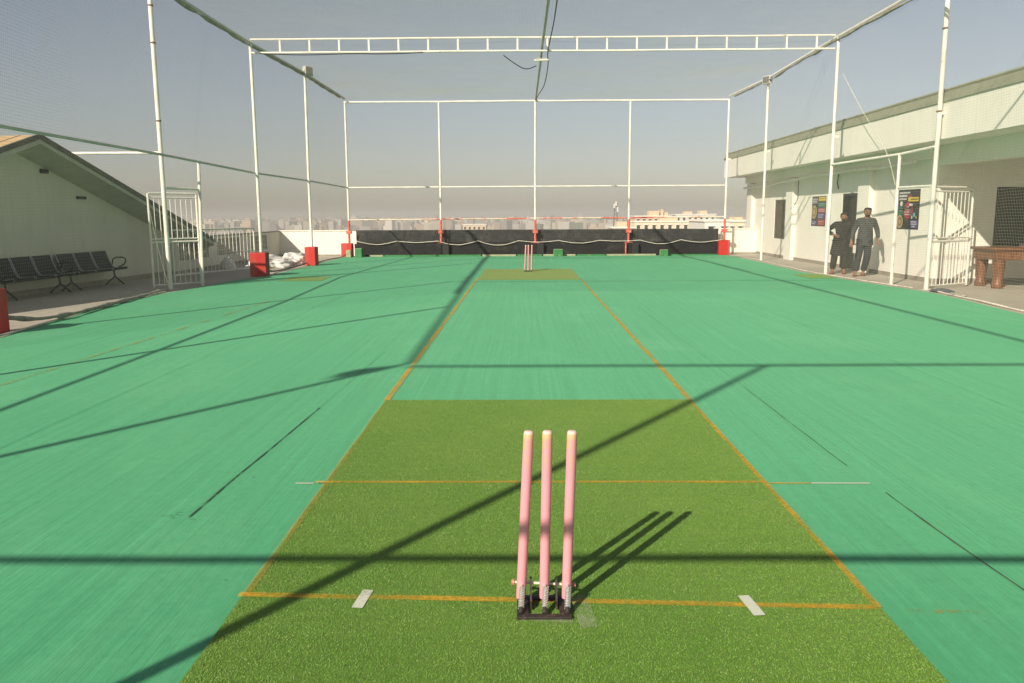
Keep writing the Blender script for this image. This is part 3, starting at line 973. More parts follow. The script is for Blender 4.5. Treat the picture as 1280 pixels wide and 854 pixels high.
rope('black_hose', 'thin dark hose running from red box to the far left corner', [(-6.75, 26.5, .05), (-6.9, 27.8, .03), (-6.95, 29.3, .03), (-6.85, 30.9, .03), (-6.8, 31.6, .12)], .018, 'wire', 'hose')
# scalloped rope along the black cloth
def scallop(x0, x1, n, z, amp, seed):
    rnd = random.Random(seed)
    pts = []
    for i in range(n):
        a, b = x0 + (x1 - x0) * i / n, x0 + (x1 - x0) * (i + 1) / n
        d = amp * rnd.uniform(.3, 1.4)
        for k in range(10):
            t = k / 10
            pts.append((a + (b - a) * t, 31.68, z - d * math.sin(math.pi * t) + rnd.uniform(-.006, .006)))
    pts.append((x1, 31.68, z))
    return pts
rope('scalloped_rope', 'white rope drooping in swags across the black cloth', scallop(-6.4, 7.75, 9, .60, .13, 5), .013, 'rope', 'rope', 1, 6)
rope('mending_cord', 'pale mending cord running down the left net above the bench', [(-7.37, 16.2, 1.8), (-7.4, 16.35, 1.55), (-7.42, 16.5, 1.2), (-7.46, 16.8, .7), (-7.5, 17.1, .2)], .006, 'net', 'cord', 4, 5, .6)
rope('mending_cord', 'pale loose cord slanting down the right net towards the doorway', [(8.0, 21.0, 5.0), (8.12, 20.0, 4.0), (8.25, 18.9, 3.0), (8.3, 18.4, 2.2)], .007, 'rope', 'cord', 4, 5)
rope('overhead_cable', 'black cable drooping beside the central roof pipe', [(.72, 14, 5.95), (.74, 17.5, 5.85), (.75, 19.5, 5.88), (.70, 21.7, 5.72), (.76, 23.5, 5.68), (.74, 26.5, 5.62), (.62, 29.5, 5.75), (.57, 31.7, 5.85)], .014, 'wire', 'cable')
rope('overhead_cable', 'short black wire dangling left of the tube lamp', [(-.45, 22.2, 5.73), (-.2, 22.3, 5.57), (.05, 22.4, 5.44), (.22, 22.5, 5.44), (.42, 22.6, 5.53)], .012, 'wire', 'cable')
rope('overhead_cable', 'black wire sagging under the left half of the roof truss', [(-6.7, 21.68, 5.72), (-5.6, 21.68, 5.68), (-4.4, 21.68, 5.70), (-3.4, 21.68, 5.69), (-2.5, 21.68, 5.72)], .012, 'wire', 'cable')
# tube lamp
tl = thing('tube_lamp', 'white tube lamp hung under the truss centre', 'lamp', (.55, 22.3, 5.62))
MB().lathe([(.001, -.2), (.022, -.19), (.022, .19), (.001, .2)], (0, 0, 0), 10, Matrix.Rotation(R(90), 4, 'Y') @ Matrix.Rotation(R(6), 4, 'X')).build('tube', 'white', tl, True)
B(-.15, .15, -.02, .02, .024, .05).build('holder', 'lamp', tl)
T([(0, 0, .05), (0, 0, .30)], .006, 5).build('hanger', 'wire', tl)
# floodlights
def floodlight(label, loc, rz):
    f = thing('floodlight', label, 'floodlight', loc, rz, 'floodlights on the side posts')
    MB().bbox(-.16, .16, -.05, .06, -.13, .13, .015).build('housing', 'lamp', f)
    B(-.13, .13, -.056, -.051, -.10, .10).build('glass', 'lampglass', f)
    T([(-.17, 0, 0), (-.17, .0, -.2), (.17, 0, -.2), (.17, 0, 0)], .012, 5).build('bracket', 'lamp', f)
    for k in range(5):
        B(-.14 + k * .065, -.125 + k * .065, .061, .10, -.11, .11).build('cooling_fin', 'lamp', f)
    return f
floodlight('pale boxy floodlight on the third left post', (-6.62, 26.2, 6.05), R(60))
floodlight('boxy floodlight hanging on the third right post', (8.08, 27.7, 5.92), R(-60))
floodlight('floodlight on the near left corner post', (-7.02, .10, 5.70), R(30))

# ------------------------------------------------------------------ gates and railing
def gate(name, label, a, b, z0, z1, zm, nb):
    a, b = Vector((*a, 0)), Vector((*b, 0))
    L = (b - a).length
    g = thing(name, label, 'gate', a, math.atan2(b.y - a.y, b.x - a.x))
    for x in (0.0, L):
        T([(x, 0, z0 - .04), (x, 0, z1)], .024, 8).build('stile', 'white', g, True)
    for z in (z0, zm - .02, zm + .05, z1 - .09, z1):
        T([(0.02, 0, z), (L - .02, 0, z)], .016 if z not in (zm - .02, z1) else .022, 8).build('rail', 'white', g, True)
    for i in range(nb):
        x = L * (i + 1) / (nb + 1)
        T([(x, 0, z0), (x, 0, zm - .02)], .009, 6).build('bar', 'white', g)
        T([(x, 0, zm + .05), (x, 0, z1 - .09)], .009, 6).build('bar', 'white', g)
    B(L - .10, L + .05, -.035, -.02, zm + .0, zm + .03).build('latch', 'rail', g)
    for z in (.5, 1.7):
        T([(-.02, -.02, z), (-.02, -.02, z + .10)], .018, 6).build('hinge', 'rail', g)
    return g
gate('barred_gate', 'white barred metal gate standing ajar on the left by the bench', (-7.42, 18.72), (-8.18, 17.96), .08, 2.10, 1.05, 8)
gate('barred_gate', 'white barred metal gate standing open on the right by the table', (8.50, 17.04), (9.66, 17.72), .08, 2.12, 1.02, 9)
ra, rb_ = Vector((-8.76, 20.4, 0)), Vector((-7.68, 23.4, 0))
fn = thing('railing', 'low white railing of thin bars beyond the left gate', 'railing', ra, math.atan2(rb_.y - ra.y, rb_.x - ra.x))
RL = (rb_ - ra).length
for x in (0, RL):
    T([(x, 0, 0), (x, 0, 1.27)], .022, 8).build('railing_post', 'white', fn, True)
for z in (.12, 1.25):
    T([(0, 0, z), (RL, 0, z)], .024, 8).build('rail', 'white', fn, True)
T([(RL * .62, .0, .62), (RL, 0, .62)], .012, 6).build('rail', 'white', fn, True)
for i in range(20):
    x = RL * (i + 1) / 21
    T([(x, 0, .13), (x, 0, 1.24)], .009, 6).build('bar', 'white', fn)

# ------------------------------------------------------------------ red post boxes, green blocks
def red_box(label, x, y, w, d, h, sidemat='brownside'):
    g = thing('post_box', label, 'post box', (x, y, 0), R(random.uniform(-6, 6)), 'red boxes round the post feet')
    m = MB()
    m.bbox(-w / 2, w / 2, -d / 2, d / 2, .01, h, .012)
    m.build('box_body', 'red', g)
    B(w / 2 + .001, w / 2 + .006, -d / 2 + .02, d / 2 - .02, .03, h - .02).build('bare_side', sidemat, g)
    B(-w / 2 + .03, w / 2 - .03, -d / 2 + .03, d / 2 - .03, h + .001, h + .006).build('top_plate', 'brownside', g)
    return g
red_box('red box round post foot at the left picture edge', -7.36, 11.0, .36, .40, .62, 'red')
red_box('red box round post foot beside the white sacks', -7.02, 21.75, .42, .42, .63)
red_box('red box round post foot before the sunlit cream parapet', -6.76, 26.2, .34, .34, .60, 'red')
red_box('red box in the far left corner next to the black cloth', -6.78, 31.75, .42, .3, .52, 'red')
red_box('bright red box in the far right corner before the parapet', 7.84, 31.75, .42, .3, .58, 'red')
def green_block(label, x, y, w, d, h, mt='boxgreen'):
    g = thing('green_block', label, 'block', (x, y, 0), R(random.uniform(-12, 12)), 'green blocks before the black cloth')
    MB().bbox(-w / 2, w / 2, -d / 2, d / 2, .008, h, .012).build('block_body', mt, g)
    B(-w / 2 + .01, w / 2 - .01, -d / 2 + .01, d / 2 - .01, h + .001, h + .008).build('block_top', 'paleblock', g)
    B(-w / 2 - .006, -w / 2 - .001, -d / 2 + .01, d / 2 - .01, .02, h - .01).build('block_side', 'paleblock', g)
green_block('green block leaning near the far left corner box', -6.22, 31.25, .26, .22, .34)
green_block('dull pale block against the far left corner box', -6.62, 31.25, .18, .16, .28, 'paleblock')
green_block('green block with pale top right of the far stumps', 1.42, 31.35, .34, .24, .27)
green_block('green block before the black cloth near the right corner', 5.45, 31.2, .30, .24, .24)

# ------------------------------------------------------------------ black cloth at the far end
def cloth(name, label, mat, x0, x1, y, z0, z1, amp, seed):
    m = MB()
    nx, nz = 160, 8
    vs_, fs_ = [], []
    for j in range(nz + 1):
        for i in range(nx + 1):
            x = x0 + (x1 - x0) * i / nx
            z = z0 + (z1 - z0) * j / nz
            dy = amp * noise.noise(Vector((x * 1.3, z * 1.5, seed))) + amp * .5 * noise.noise(Vector((x * 5, z * .6, seed + 4)))
            zz = z + (.012 * noise.noise(Vector((x * .9, 0, seed))) if j == nz else 0)
            vs_.append((x, y + dy, zz))
    W = nx + 1
    for j in range(nz):
        for i in range(nx):
            fs_.append((j * W + i, j * W + i + 1, (j + 1) * W + i + 1, (j + 1) * W + i))
    o = m.add(vs_, fs_).build(name, mat, None, True)
    so = o.modifiers.new('thickness', 'SOLIDIFY')
    so.thickness = .004
    return tag(o, label, 'cloth')
cloth('shade_cloth', 'upper black shade cloth stretched along the far parapet', 'black', -6.5, 7.72, 32.15, .47, 1.015, .03, 1)
cloth('shade_cloth', 'lower black cloth skirt hanging to the turf at the far end', 'blackfar', -6.5, 7.72, 31.76, .012, .5, .025, 2)
lg = tag(B(-6.5, 7.72, 31.84, 32.09, 0, .47).build('ledge', 'plinth'), 'low dark ledge carrying the far posts behind the cloth', 'ledge')
for x in (-2.93, .75, 4.42):
    tag(MB().bbox(x - .12, x + .12, 31.58, 31.70, .01, .49, .01).build('black_pad', 'wire'), {-2.93: 'black pad at foot of the left far post', .75: 'black pad at foot of the middle far post', 4.42: 'black pad at foot of the right far post'}[x], 'pad', 'black pads at the far posts')
tag(T([(4.05, 31.64, .01), (4.05, 31.64, .5)], .03, 8).build('short_post', 'redband'), 'short red pipe standing before the black cloth on the right', 'pipe')
strips = [(-5.9, -5.35, 'paleblock'), (-5.3, -1.55, 'boxgreen'), (-1.5, -.2, 'paleblock'), (-.15, .8, 'boxgreen'), (.85, 2.1, 'paleblock'), (2.15, 3.25, 'boxgreen'), (3.3, 5.2, 'paleblock'), (5.7, 7.6, 'boxgreen')]
for i, (a, b, mt) in enumerate(strips):
    nm = ['first', 'second', 'third', 'fourth', 'fifth', 'sixth', 'seventh', 'eighth'][i]
    tag(MB().bbox(a, b, 31.50 + .02 * random.random(), 31.57, .006, .055 + .02 * random.random(), .006).build('edging_strip', mt), nm + ' low edging strip from the left under the black cloth', 'edging strip', 'edging strips along the far turf edge')

# ------------------------------------------------------------------ stumps
st = thing('spring_stumps', 'three pink spring-back stumps on a black base, nearest the camera', 'stumps', (.087, 3.10, .018))
def brk(x, y0, y1):
    m = MB()
    m.box(x - .004, x + .004, y0, y1, .006, .03)
    m.add([(x - .004, y0 + .02, .0301), (x + .004, y0 + .02, .0301), (x + .004, y1, .0301), (x - .004, y1, .0301), (x - .004, y1 - .035, .105), (x + .004, y1 - .035, .105), (x + .004, y1 - .01, .105), (x - .004, y1 - .01, .105)],
          ((0, 1, 5, 4), (1, 2, 6, 5), (2, 3, 7, 6), (3, 0, 4, 7), (4, 5, 6, 7), (3, 2, 1, 0)))
    return m
m = MB()
m.bbox(-.109, .109, -.105, -.075, 0, .012, .003)
m.bbox(-.109, .109, .055, .085, 0, .012, .003)
m.bbox(-.109, -.062, -.075, .055, 0, .012, .002)
m.bbox(.062, .109, -.075, .055, 0, .012, .002)
m.build('base_frame', 'castiron', st)
for x in (-.052, .052):
    brk(x, -.03, .07).build('bracket', 'castiron', st)
T([(-.125, .045, .088), (.125, .045, .076)], .0055, 8).build('pivot_rod', 'rod', st, True)
for s, z in ((-1, .088), (1, .076)):
    T([(s * .120, .045, z), (s * .131, .045, z)], .011, 6).build('nut', 'bolt', st)
prof = [(.010, 0), (.0185, .002), (.0195, .01), (.020, .2), (.0205, .45), (.0205, .685), (.0200, .694), (.0180, .7005), (.0150, .7035), (.008, .7045), (.001, .705)]
for x, lean, back in ((-.093, 2.75, -.4), (.002, 1.05, -.5), (.093, 1.62, -.4)):
    s = MB().lathe(prof, (0, 0, 0), 24).build('stump', 'stump', st, True)
    s.location = (x, .02, .03)
    s.rotation_euler = (R(back), R(lean), 0)
    # coil spring and its steel shoe in front
    pts = []
    for k in range(73):
        t = k / 72
        a = t * 9 * 2 * math.pi
        pts.append((x + .0095 * math.cos(a) + .006 * t, -.055 + .0095 * math.sin(a) + .045 * t, .018 + .075 * t))
    sp = MB().tube(pts, .0040, 5).build('spring', 'silver', st, True)
    T([(x, -.075, .012), (x + .001, -.058, .028)], .010, 8).build('spring_shoe', 'castiron', sp, True)
    T([(x + .003, -.012, .09), (x + .003, .008, .10)], .006, 6).build('spring_hook', 'silver', sp, True)
far = copy_tree(st)
far.location = (.19, 22.87, .018)
far['label'] = 'distant set of three pink stumps on the small far mat'

# ------------------------------------------------------------------ bench seats
def bench(label, x0, y0):
    b = thing('bench_seats', label, 'bench', (x0, y0, 0), R(-4.8), 'three seat metal benches against the house wall')
    # local: +x is forward (towards pitch), y along bench
    T([(-.02, .05, .36), (-.02, 1.85, .36)], .03, 8).build('beam', 'dark', b)
    for k in range(3):
        ya, yb_ = .02 + k * .63, .60 + k * .63
        prof = [(.25, .385), (.27, .405), (.25, .42), (.10, .405), (-.03, .395), (-.10, .42), (-.15, .50), (-.20, .62), (-.25, .76), (-.265, .80)]
        m = MB()
        vs_, fs_ = [], []
        for (x, z) in prof:
            vs_ += [(x, ya, z), (x, yb_, z), (x - .008, ya, z - .016), (x - .008, yb_, z - .016)]
        for i in range(len(prof) - 1):
            o = i * 4
            fs_ += [(o, o + 1, o + 5, o + 4), (o + 2, o + 6, o + 7, o + 3), (o, o + 4, o + 6, o + 2), (o + 1, o + 3, o + 7, o + 5)]
        m.add(vs_, fs_)
        s = m.build('seat_shell', 'seat', b, True)
        for y in (ya, yb_):
            T([(x + .004, y, z + .004) for x, z in prof], .011, 6).build('edge_trim', 'chrome', s, True)
        for i in range(8):
            zz = .50 + i * .034
            xx = -.15 - (zz - .5) * .37 + .006
            T([(xx, ya + .05, zz), (xx, yb_ - .05, zz)], .004, 4).build('rib', 'dark', s)
    for y in (-.02, 1.89):
        pts = [(-.14, y, .46), (-.10, y, .60), (-.02, y, .645), (.12, y, .645), (.20, y, .62), (.215, y, .56), (.18, y, .49), (.10, y, .44), (0, y, .40)]
        T(pts, .016, 6).build('armrest', 'dark', b, True)
    for y in (.12, 1.75):
        l = T([(-.02, y, .36), (.0, y, .20), (.22, y, .02)], .020, 6).build('leg', 'dark', b, True)
        T([(.0, y, .20), (-.22, y, .02)], .018, 6).build('rear_strut', 'dark', l, True)
        B(.20, .25, y - .02, y + .02, 0, .02).build('foot_pad', 'chrome', l)
        B(-.25, -.20, y - .02, y + .02, 0, .02).build('foot_pad', 'dark', l)
    return b
bench('dark metal three seat bench nearest the left picture edge', -9.93, 15.35)
bench('dark metal three seat bench nearer the left gate', -9.76, 17.35)

# ------------------------------------------------------------------ sacks
def lump(name, label, loc, size, mat, seed, cat):
    bm = bmesh.new()
    bmesh.ops.create_icosphere(bm, subdivisions=5, radius=1)
    for v in bm.verts:
        n = noise.noise(v.co * 1.6 + Vector((seed, 0, 0))) * .35 + noise.noise(v.co * 4 + Vector((0, seed, 0))) * .16 + noise.ridged_multi_fractal(v.co * 2.6 + Vector((seed, seed, 0)), .9, 2.1, 5, 1, 2) * .085
        v.co *= 1 + n
        v.co.z = max(v.co.z, -.35)
        v.co = Vector((v.co.x * size[0], v.co.y * size[1], (v.co.z + .35) * size[2]))
    me = bpy.data.meshes.new(name)
    bm.to_mesh(me)
    bm.free()
    me.polygons.foreach_set('use_smooth', [True] * len(me.polygons))
    me.materials.append(MT[mat])
    o = bpy.data.objects.new(name, me)
    COL.objects.link(o)
    o.location = loc
    return tag(o, label, cat)
lump('plastic_sack', 'large crumpled white sack behind the left red box', (-7.95, 25.6, 0.0), (.62, .7, .24), 'sack', 1, 'sack')
lump('plastic_sack', 'smaller white sack with red print on the heap', (-7.45, 26.6, 0.0), (.42, .5, .27), 'sack', 5, 'sack')
lump('cloth_bundle', 'dark cloth bundle at the right end of the sack heap', (-7.25, 27.4, 0.0), (.32, .3, .22), 'bundle', 9, 'bundle')
lump('plastic_sack', 'pale sack slumped beyond the railing left of the red box', (-8.9, 24.6, 0.0), (.18, .22, .24), 'sack', 13, 'sack')

# ------------------------------------------------------------------ wooden table
tb = thing('wooden_table', 'heavy brown wooden game table before the dark window', 'table', (9.95, 17.2, 0))
MB().bbox(0, 2.3, -.02, .86, .60, .80, .015).build('apron', 'wood', tb)
MB().bbox(-.05, 2.35, -.07, .91, .801, .86, .015).build('table_top', 'wood', tb)
for x in (.14, 2.15):
    for y in (.10, .74):
        l = MB().lathe([(.10, 0), (.115, .03), (.115, .10), (.095, .14), (.105, .30), (.125, .48), (.13, .599)], (x, y, 0), 14).build('leg', 'wood', tb, True)
for i in range(5):
    B(.30 + i * .38, .32 + i * .38, -.05, -.021, .62, .79).build('apron_cleat', 'wood', tb)
B(.5, .62, .0, .06, .861, .90).build('corner_block', 'wood', tb)
rc = tag(MB().bbox(10.85, 11.05, 17.25, 17.36, .862, .90, .01).build('red_cloth', 'red'), 'small red item lying on the wooden table', 'cloth')
for i, (x, l) in enumerate(((10.55, 'dark glove left of the red item on the table'), (10.70, 'dark ball bag beside the red item on the table'))):
    tag(MB().bbox(x - .05, x + .05, 17.22, 17.34, .862, .93, .02).build('dark_pouch', 'bundle'), l, 'pouch', 'dark pouches on the table')
lump('tarp_scrap', 'dark tarp scrap by the foot of the right gate post', (8.5, 16.4, 0), (.16, .3, .05), 'bundle', 3, 'scrap')
lump('tarp_scrap', 'dark net scrap on the turf edge before the wooden table', (8.42, 15.7, 0), (.12, .2, .04), 'greyrope', 4, 'scrap')

# ------------------------------------------------------------------ people
def skin(name, V, E, mat, parent, sub=2):
    keys = list(V)
    me = bpy.data.meshes.new(name)
    me.from_pydata([V[k][0] for k in keys], [(keys.index(a), keys.index(b)) for a, b in E], [])
    o = bpy.data.objects.new(name, me)
    COL.objects.link(o)
    o.parent = parent
    o.modifiers.new('skin', 'SKIN')
    if not me.skin_vertices:
        me.skin_vertices.new(name='')
    sv = me.skin_vertices[0].data
    for i, k in enumerate(keys):
        r = V[k][1]
        sv[i].radius = r if isinstance(r, tuple) else (r, r)
        sv[i].use_root = (i == 0)
    o.modifiers['skin'].use_smooth_shade = True
    s = o.modifiers.new('smooth', 'SUBSURF')
    s.levels = s.render_levels = sub
    me.materials.append(MT[mat])
    return o
MT['skin'] = pm('brown_skin', (.24, .12, .07), .5, .08, 20)
MT['hair'] = pm('black_hair', (.016, .012, .010), .5, .3, 60)
MT['jacket'] = pm('charcoal_jacket', (.046, .050, .050), .85, .3, 9, bump=.3)
MT['trouser'] = pm('dark_slate_trousers', (.024, .028, .035), .85, .25, 8, bump=.3)
MT['kameez'] = pm('black_tunic', (.016, .015, .014), .85, .3, 8, bump=.3)
MT['sandal'] = pm('reddish_sandal', (.24, .08, .05), .6, .2, 20)
MT['paper'] = pm('pale_paper', (.6, .55, .5), .6, .1, 10)

def person(label, loc, rz, J, jacket, trouser, long_tunic, beard):
    p = thing('person', label, 'person', loc, rz)
    V = {'pelvis': (J['pelvis'], .10), 'spine': (J['spine'], .11), 'chest': (J['chest'], (.15, .11)), 'neck': (J['neck'], .055),
         'jaw': (J['jaw'], (.062, .072)), 'face': (J['face'], (.075, .088)), 'crown': (J['crown'], (.062, .075))}
    E = [('pelvis', 'spine'), ('spine', 'chest'), ('chest', 'neck'), ('neck', 'jaw'), ('jaw', 'face'), ('face', 'crown')]
    for s in 'RL':
        for a, r in (('sh', .055), ('el', .042), ('wr', .028), ('pa', (.042, .022))):
            V[a + s] = (J[a + s], r)
        E += [('chest', 'sh' + s), ('sh' + s, 'el' + s), ('el' + s, 'wr' + s), ('wr' + s, 'pa' + s)]
        w, q = Vector(J['wr' + s]), Vector(J['pa' + s])
        d = (q - w).normalized()
        side_ = d.cross(Vector((0, 1, 0.2))).normalized()
        fwd = Vector((0, -1, 0))
        for i in range(4):
            o1 = q + side_ * (i - 1.5) * .019 + d * .03
            o2 = o1 + d * (.032 + .008 * (i in (1, 2))) + fwd * .012
            o3 = o2 + d * .022 + fwd * .022
            V[f'f{i}a{s}'], V[f'f{i}b{s}'], V[f'f{i}c{s}'] = (o1, .010), (o2, .009), (o3, .008)
            E += [('pa' + s, f'f{i}a{s}'), (f'f{i}a{s}', f'f{i}b{s}'), (f'f{i}b{s}', f'f{i}c{s}')]
        sg = -1 if s == 'R' else 1
        t1 = q + side_ * .035 * (-sg) + fwd * .02
        t2 = t1 + d * .035 + fwd * .018
        V['t1' + s], V['t2' + s] = (t1, .011), (t2, .009)
        E += [('pa' + s, 't1' + s), ('t1' + s, 't2' + s)]
        for a, r in (('hp', .085), ('kn', .055), ('an', .038), ('he', .04), ('to', (.042, .025))):
            V[a + s] = (J[a + s], r)
        E += [('pelvis', 'hp' + s), ('hp' + s, 'kn' + s), ('kn' + s, 'an' + s), ('an' + s, 'he' + s), ('an' + s, 'to' + s)]
    f = Vector(J['face'])
    V['nose'] = (f + Vector((0, -.095, -.015)), .014)
    E.append(('face', 'nose'))
    for sg in (-1, 1):
        V[f'ear{sg}'] = (f + Vector((sg * .082, .01, -.01)), .016)
        E.append(('face', f'ear{sg}'))
    skin('body', V, E, 'skin', p)
    # hair cap
    m = MB()
    rings = []
    for k in range(7):
        t = k / 6
        z = .012 + .098 * t
        w = math.sqrt(max(.02, 1 - (t * .97) ** 2.2))
        rings.append([f + Vector((.094 * w * math.cos(a), (.108 * w) * math.sin(a) + .022 - .014 * t, z + (.058 if math.sin(a) < -.3 else -.02) * (1 - t))) for a in [2 * math.pi * i / 18 for i in range(18)]])
    m.loft(rings).build('hair', 'hair', p, True)
    if beard:
        m = MB()
        rings = []
        for k in range(4):
            t = k / 3
            rings.append([Vector(J['jaw']) + Vector((.066 * (1 - .35 * t) * math.cos(a), -.022 + .062 * (1 - .25 * t) * math.sin(a), -.005 - .055 * t)) for a in [2 * math.pi * i / 14 for i in range(14)]])
        m.loft(rings).build('beard', 'hair', p, True)
    for sg in (-1, 1):
        MB().lathe([(.001, -.009), (.010, 0), (.001, .009)], f + Vector((sg * .032, -.088, .014)), 8).build('eye', 'hair', p, True)
    # upper garment
    V2 = {'spine': (J['spine'], (.165, .125)), 'hem': (J['hem'], (.175, .13)), 'chest': (J['chest'], (.185, .125)), 'collar': (Vector(J['neck']) - Vector((0, 0, .02)), .075)}
    E2 = [('spine', 'hem'), ('spine', 'chest'), ('chest', 'collar')]
    for s in 'RL':
        sl = Vector(J['el' + s]).lerp(Vector(J['wr' + s]), .92)
        V2['sh' + s] = (J['sh' + s], .078)
        V2['el' + s] = (J['el' + s], .064)
        V2['cu' + s] = (sl, .046)
        E2 += [('chest', 'sh' + s), ('sh' + s, 'el' + s), ('el' + s, 'cu' + s)]
    skin('jacket' if not long_tunic else 'tunic', V2, E2, jacket, p)
    if long_tunic:
        m = MB()
        rings = []
        h = Vector(J['hem'])
        for k in range(9):
            t = k / 8
            z = h.z + .12 - t * (h.z + .12 - J['tz'])
            rings.append([Vector((h.x * (1 - .5 * t) - .02 * t + (.172 + .055 * t + .015 * math.sin(5 * a + 1) * t) * math.cos(a), h.y + (.125 + .03 * t + .012 * math.sin(7 * a) * t) * math.sin(a), z + .02 * t * math.cos(2 * a))) for a in [2 * math.pi * i / 28 for i in range(28)]])
        m.loft(rings).build('tunic_skirt', jacket, p, True)
    else:
        m = MB()
        rings = []
        c0, c1 = Vector(J['spine']), Vector(J['hem'])
        for k in range(8):
            t = k / 7
            c = c0.lerp(c1, t)
            z = c0.z + .06 - t * (c0.z + .06 - (c1.z - .12))
            rings.append([Vector((c.x + (.168 + .030 * t + .010 * math.sin(4 * a + 2) * t) * math.cos(a), c.y + (.122 + .026 * t) * math.sin(a), z + .012 * t * math.cos(3 * a))) for a in [2 * math.pi * i / 24 for i in range(24)]])
        m.loft(rings).build('jacket_hem', jacket, p, True)
        T([(c0.x, c0.y - .132, z0_) for z0_ in (c0.z + .14, c0.z, c0.z - .2)], .006, 5).build('jacket_zip', 'chrome', p)
    V3 = {'pelvis': (J['pelvis'], (.14, .11))}
    E3 = []
    for s in 'RL':
        V3['hp' + s] = (J['hp' + s], .115)
        V3['kn' + s] = (J['kn' + s], .092)
        V3['cf' + s] = (Vector(J['kn' + s]).lerp(Vector(J['an' + s]), .95), .082)
        E3 += [('pelvis', 'hp' + s), ('hp' + s, 'kn' + s), ('kn' + s, 'cf' + s)]
    skin('trousers', V3, E3, trouser, p)
    for s in 'RL':
        a, t = Vector(J['he' + s]), Vector(J['to' + s])
        d = Vector((t.x - a.x, t.y - a.y, 0)).normalized()
        n = Vector((-d.y, d.x, 0))
        c = (a + t) / 2
        rings = []
        for z in (0, .025):
            rings.append([Vector((c.x, c.y, z)) + d * .135 * math.cos(q) + n * .05 * math.sin(q) for q in [2 * math.pi * i / 16 for i in range(16)]])
        so = MB().loft(rings).build('sandal', 'sandal', p, True)
        T([Vector((c.x, c.y, .02)) + n * .052, Vector((c.x, c.y, .075)) + d * .03, Vector((c.x, c.y, .02)) - n * .052], .014, 6).build('strap', 'sandal', so, True)
    return p
J1 = dict(pelvis=(0, 0, .94), spine=(.01, 0, 1.15), chest=(.02, 0, 1.36), neck=(.03, -.01, 1.50), jaw=(.03, -.045, 1.555), face=(.03, -.045, 1.62), crown=(.03, -.03, 1.695), hem=(0, 0, .90),
          shR=(-.17, 0, 1.40), elR=(-.27, .03, 1.13), wrR=(-.32, -.06, .90), paR=(-.325, -.08, .835),
          shL=(.20, 0, 1.40), elL=(.29, .04, 1.14), wrL=(.315, -.05, .93), paL=(.32, -.07, .865),
          hpR=(-.09, 0, .88), knR=(-.13, -.07, .50), anR=(-.19, -.05, .09), heR=(-.19, .0, .045), toR=(-.20, -.18, .04),
          hpL=(.09, 0, .88), knL=(.07, -.06, .50), anL=(.02, .14, .10), heL=(.02, .19, .045), toL=(.01, .02, .04))
pa = person('taller man in charcoal jacket walking out of the doorway', (8.68, 20.75, .0), R(-16), J1, 'jacket', 'trouser', False, True)
J2 = dict(pelvis=(0, 0, .90), spine=(.02, 0, 1.10), chest=(.035, -.01, 1.27), neck=(.045, -.03, 1.39), jaw=(.045, -.075, 1.435), face=(.045, -.08, 1.495), crown=(.045, -.06, 1.565), hem=(0, 0, .88),
          shR=(-.15, 0, 1.30), elR=(-.33, .06, 1.13), wrR=(-.19, -.12, 1.03), paR=(-.14, -.15, 1.01),
          shL=(.21, 0, 1.30), elL=(.28, .03, 1.06), wrL=(.27, -.07, .85), paL=(.27, -.09, .79),
          hpR=(-.09, 0, .84), knR=(-.13, -.03, .46), anR=(-.16, .02, .09), heR=(-.16, .06, .045), toR=(-.18, -.11, .04),
          hpL=(.09, 0, .84), knL=(.11, -.04, .46), anL=(.12, -.02, .09), heL=(.12, .03, .045), toL=(.12, -.15, .04), tz=.50)
pb = person('shorter man in black knee-length tunic with hand on hip', (8.40, 21.6, .0), R(-12), J2, 'kameez', 'kameez', True, True)
hp_ = tag(MB().bbox(8.30, 8.37, 20.50, 20.515, .60, .80, .004).build('paper_strip', 'paper'), 'pale strip of paper hanging from the taller man\'s right hand', 'paper')

# ------------------------------------------------------------------ distant buildings
def house_far(label, x0, x1, y, z1, mat, floors=1, wins=8, depth=14, group='buildings beyond the far parapet', roofhut=None, zb0=-15):
    b = thing('distant_building', label, 'building', ((x0 + x1) / 2, y, zb0), 0, group)
    W = (x1 - x0) / 2
    Hh = z1 - zb0
    B(-W, W, 0, depth, 0, Hh).build('wall', mat, b)
    B(-W - .25, W + .25, -.25, depth + .25, Hh + .001, Hh + .35).build('roof_edge', 'cream', b)
    for f in range(floors):
        zt = Hh - .9 - 3.2 * f
        for i in range(wins):
            x = -W + (i + .5) * 2 * W / wins
            ww = min(1.4, W / wins * .8)
            wd = B(x - ww / 2, x + ww / 2, -.04, -.002, zt - 1.4, zt).build('window', 'glass', b)
            B(x - ww / 2 - .15, x + ww / 2 + .15, -.35, -.041, zt + .05, zt + .18).build('window_shade', 'cream', wd)
    if roofhut:
        for (a, c, h) in roofhut:
            B(a, c, 2, 7, Hh + .352, Hh + .352 + h).build('roof_room', 'bldtan', b)
    return b
MT['bldcream'] = wall_mat('far_cream_wall', (.72, .64, .47), (.55, .48, .36))
MT['bldtan'] = wall_mat('far_tan_wall', (.66, .50, .33), (.5, .4, .3))
MT['bldwhite'] = wall_mat('far_white_wall', (.72, .70, .64), (.5, .48, .44))
house_far('long cream flat roofed building seen over the black cloth', 34.5, 58.5, 250, -.9, 'bldcream', 2, 10, roofhut=[(-4, 1.5, 1.3)])
house_far('cream block with parapet left of the long cream building', 27.2, 34.0, 245, -2.6, 'bldtan', 2, 3, roofhut=[(-1.8, 1.2, 1.6)])
house_far('tan block with roof rooms behind the long cream building', 43.0, 56.5, 310, .55, 'bldtan', 1, 6, roofhut=[(-1.2, 2.6, 1.8), (3.2, 4.2, 2.3), (4.6, 6, 1.2)])
house_far('pale building above the far right parapet', 33.5, 38.2, 150, .15, 'bldwhite', 1, 2)
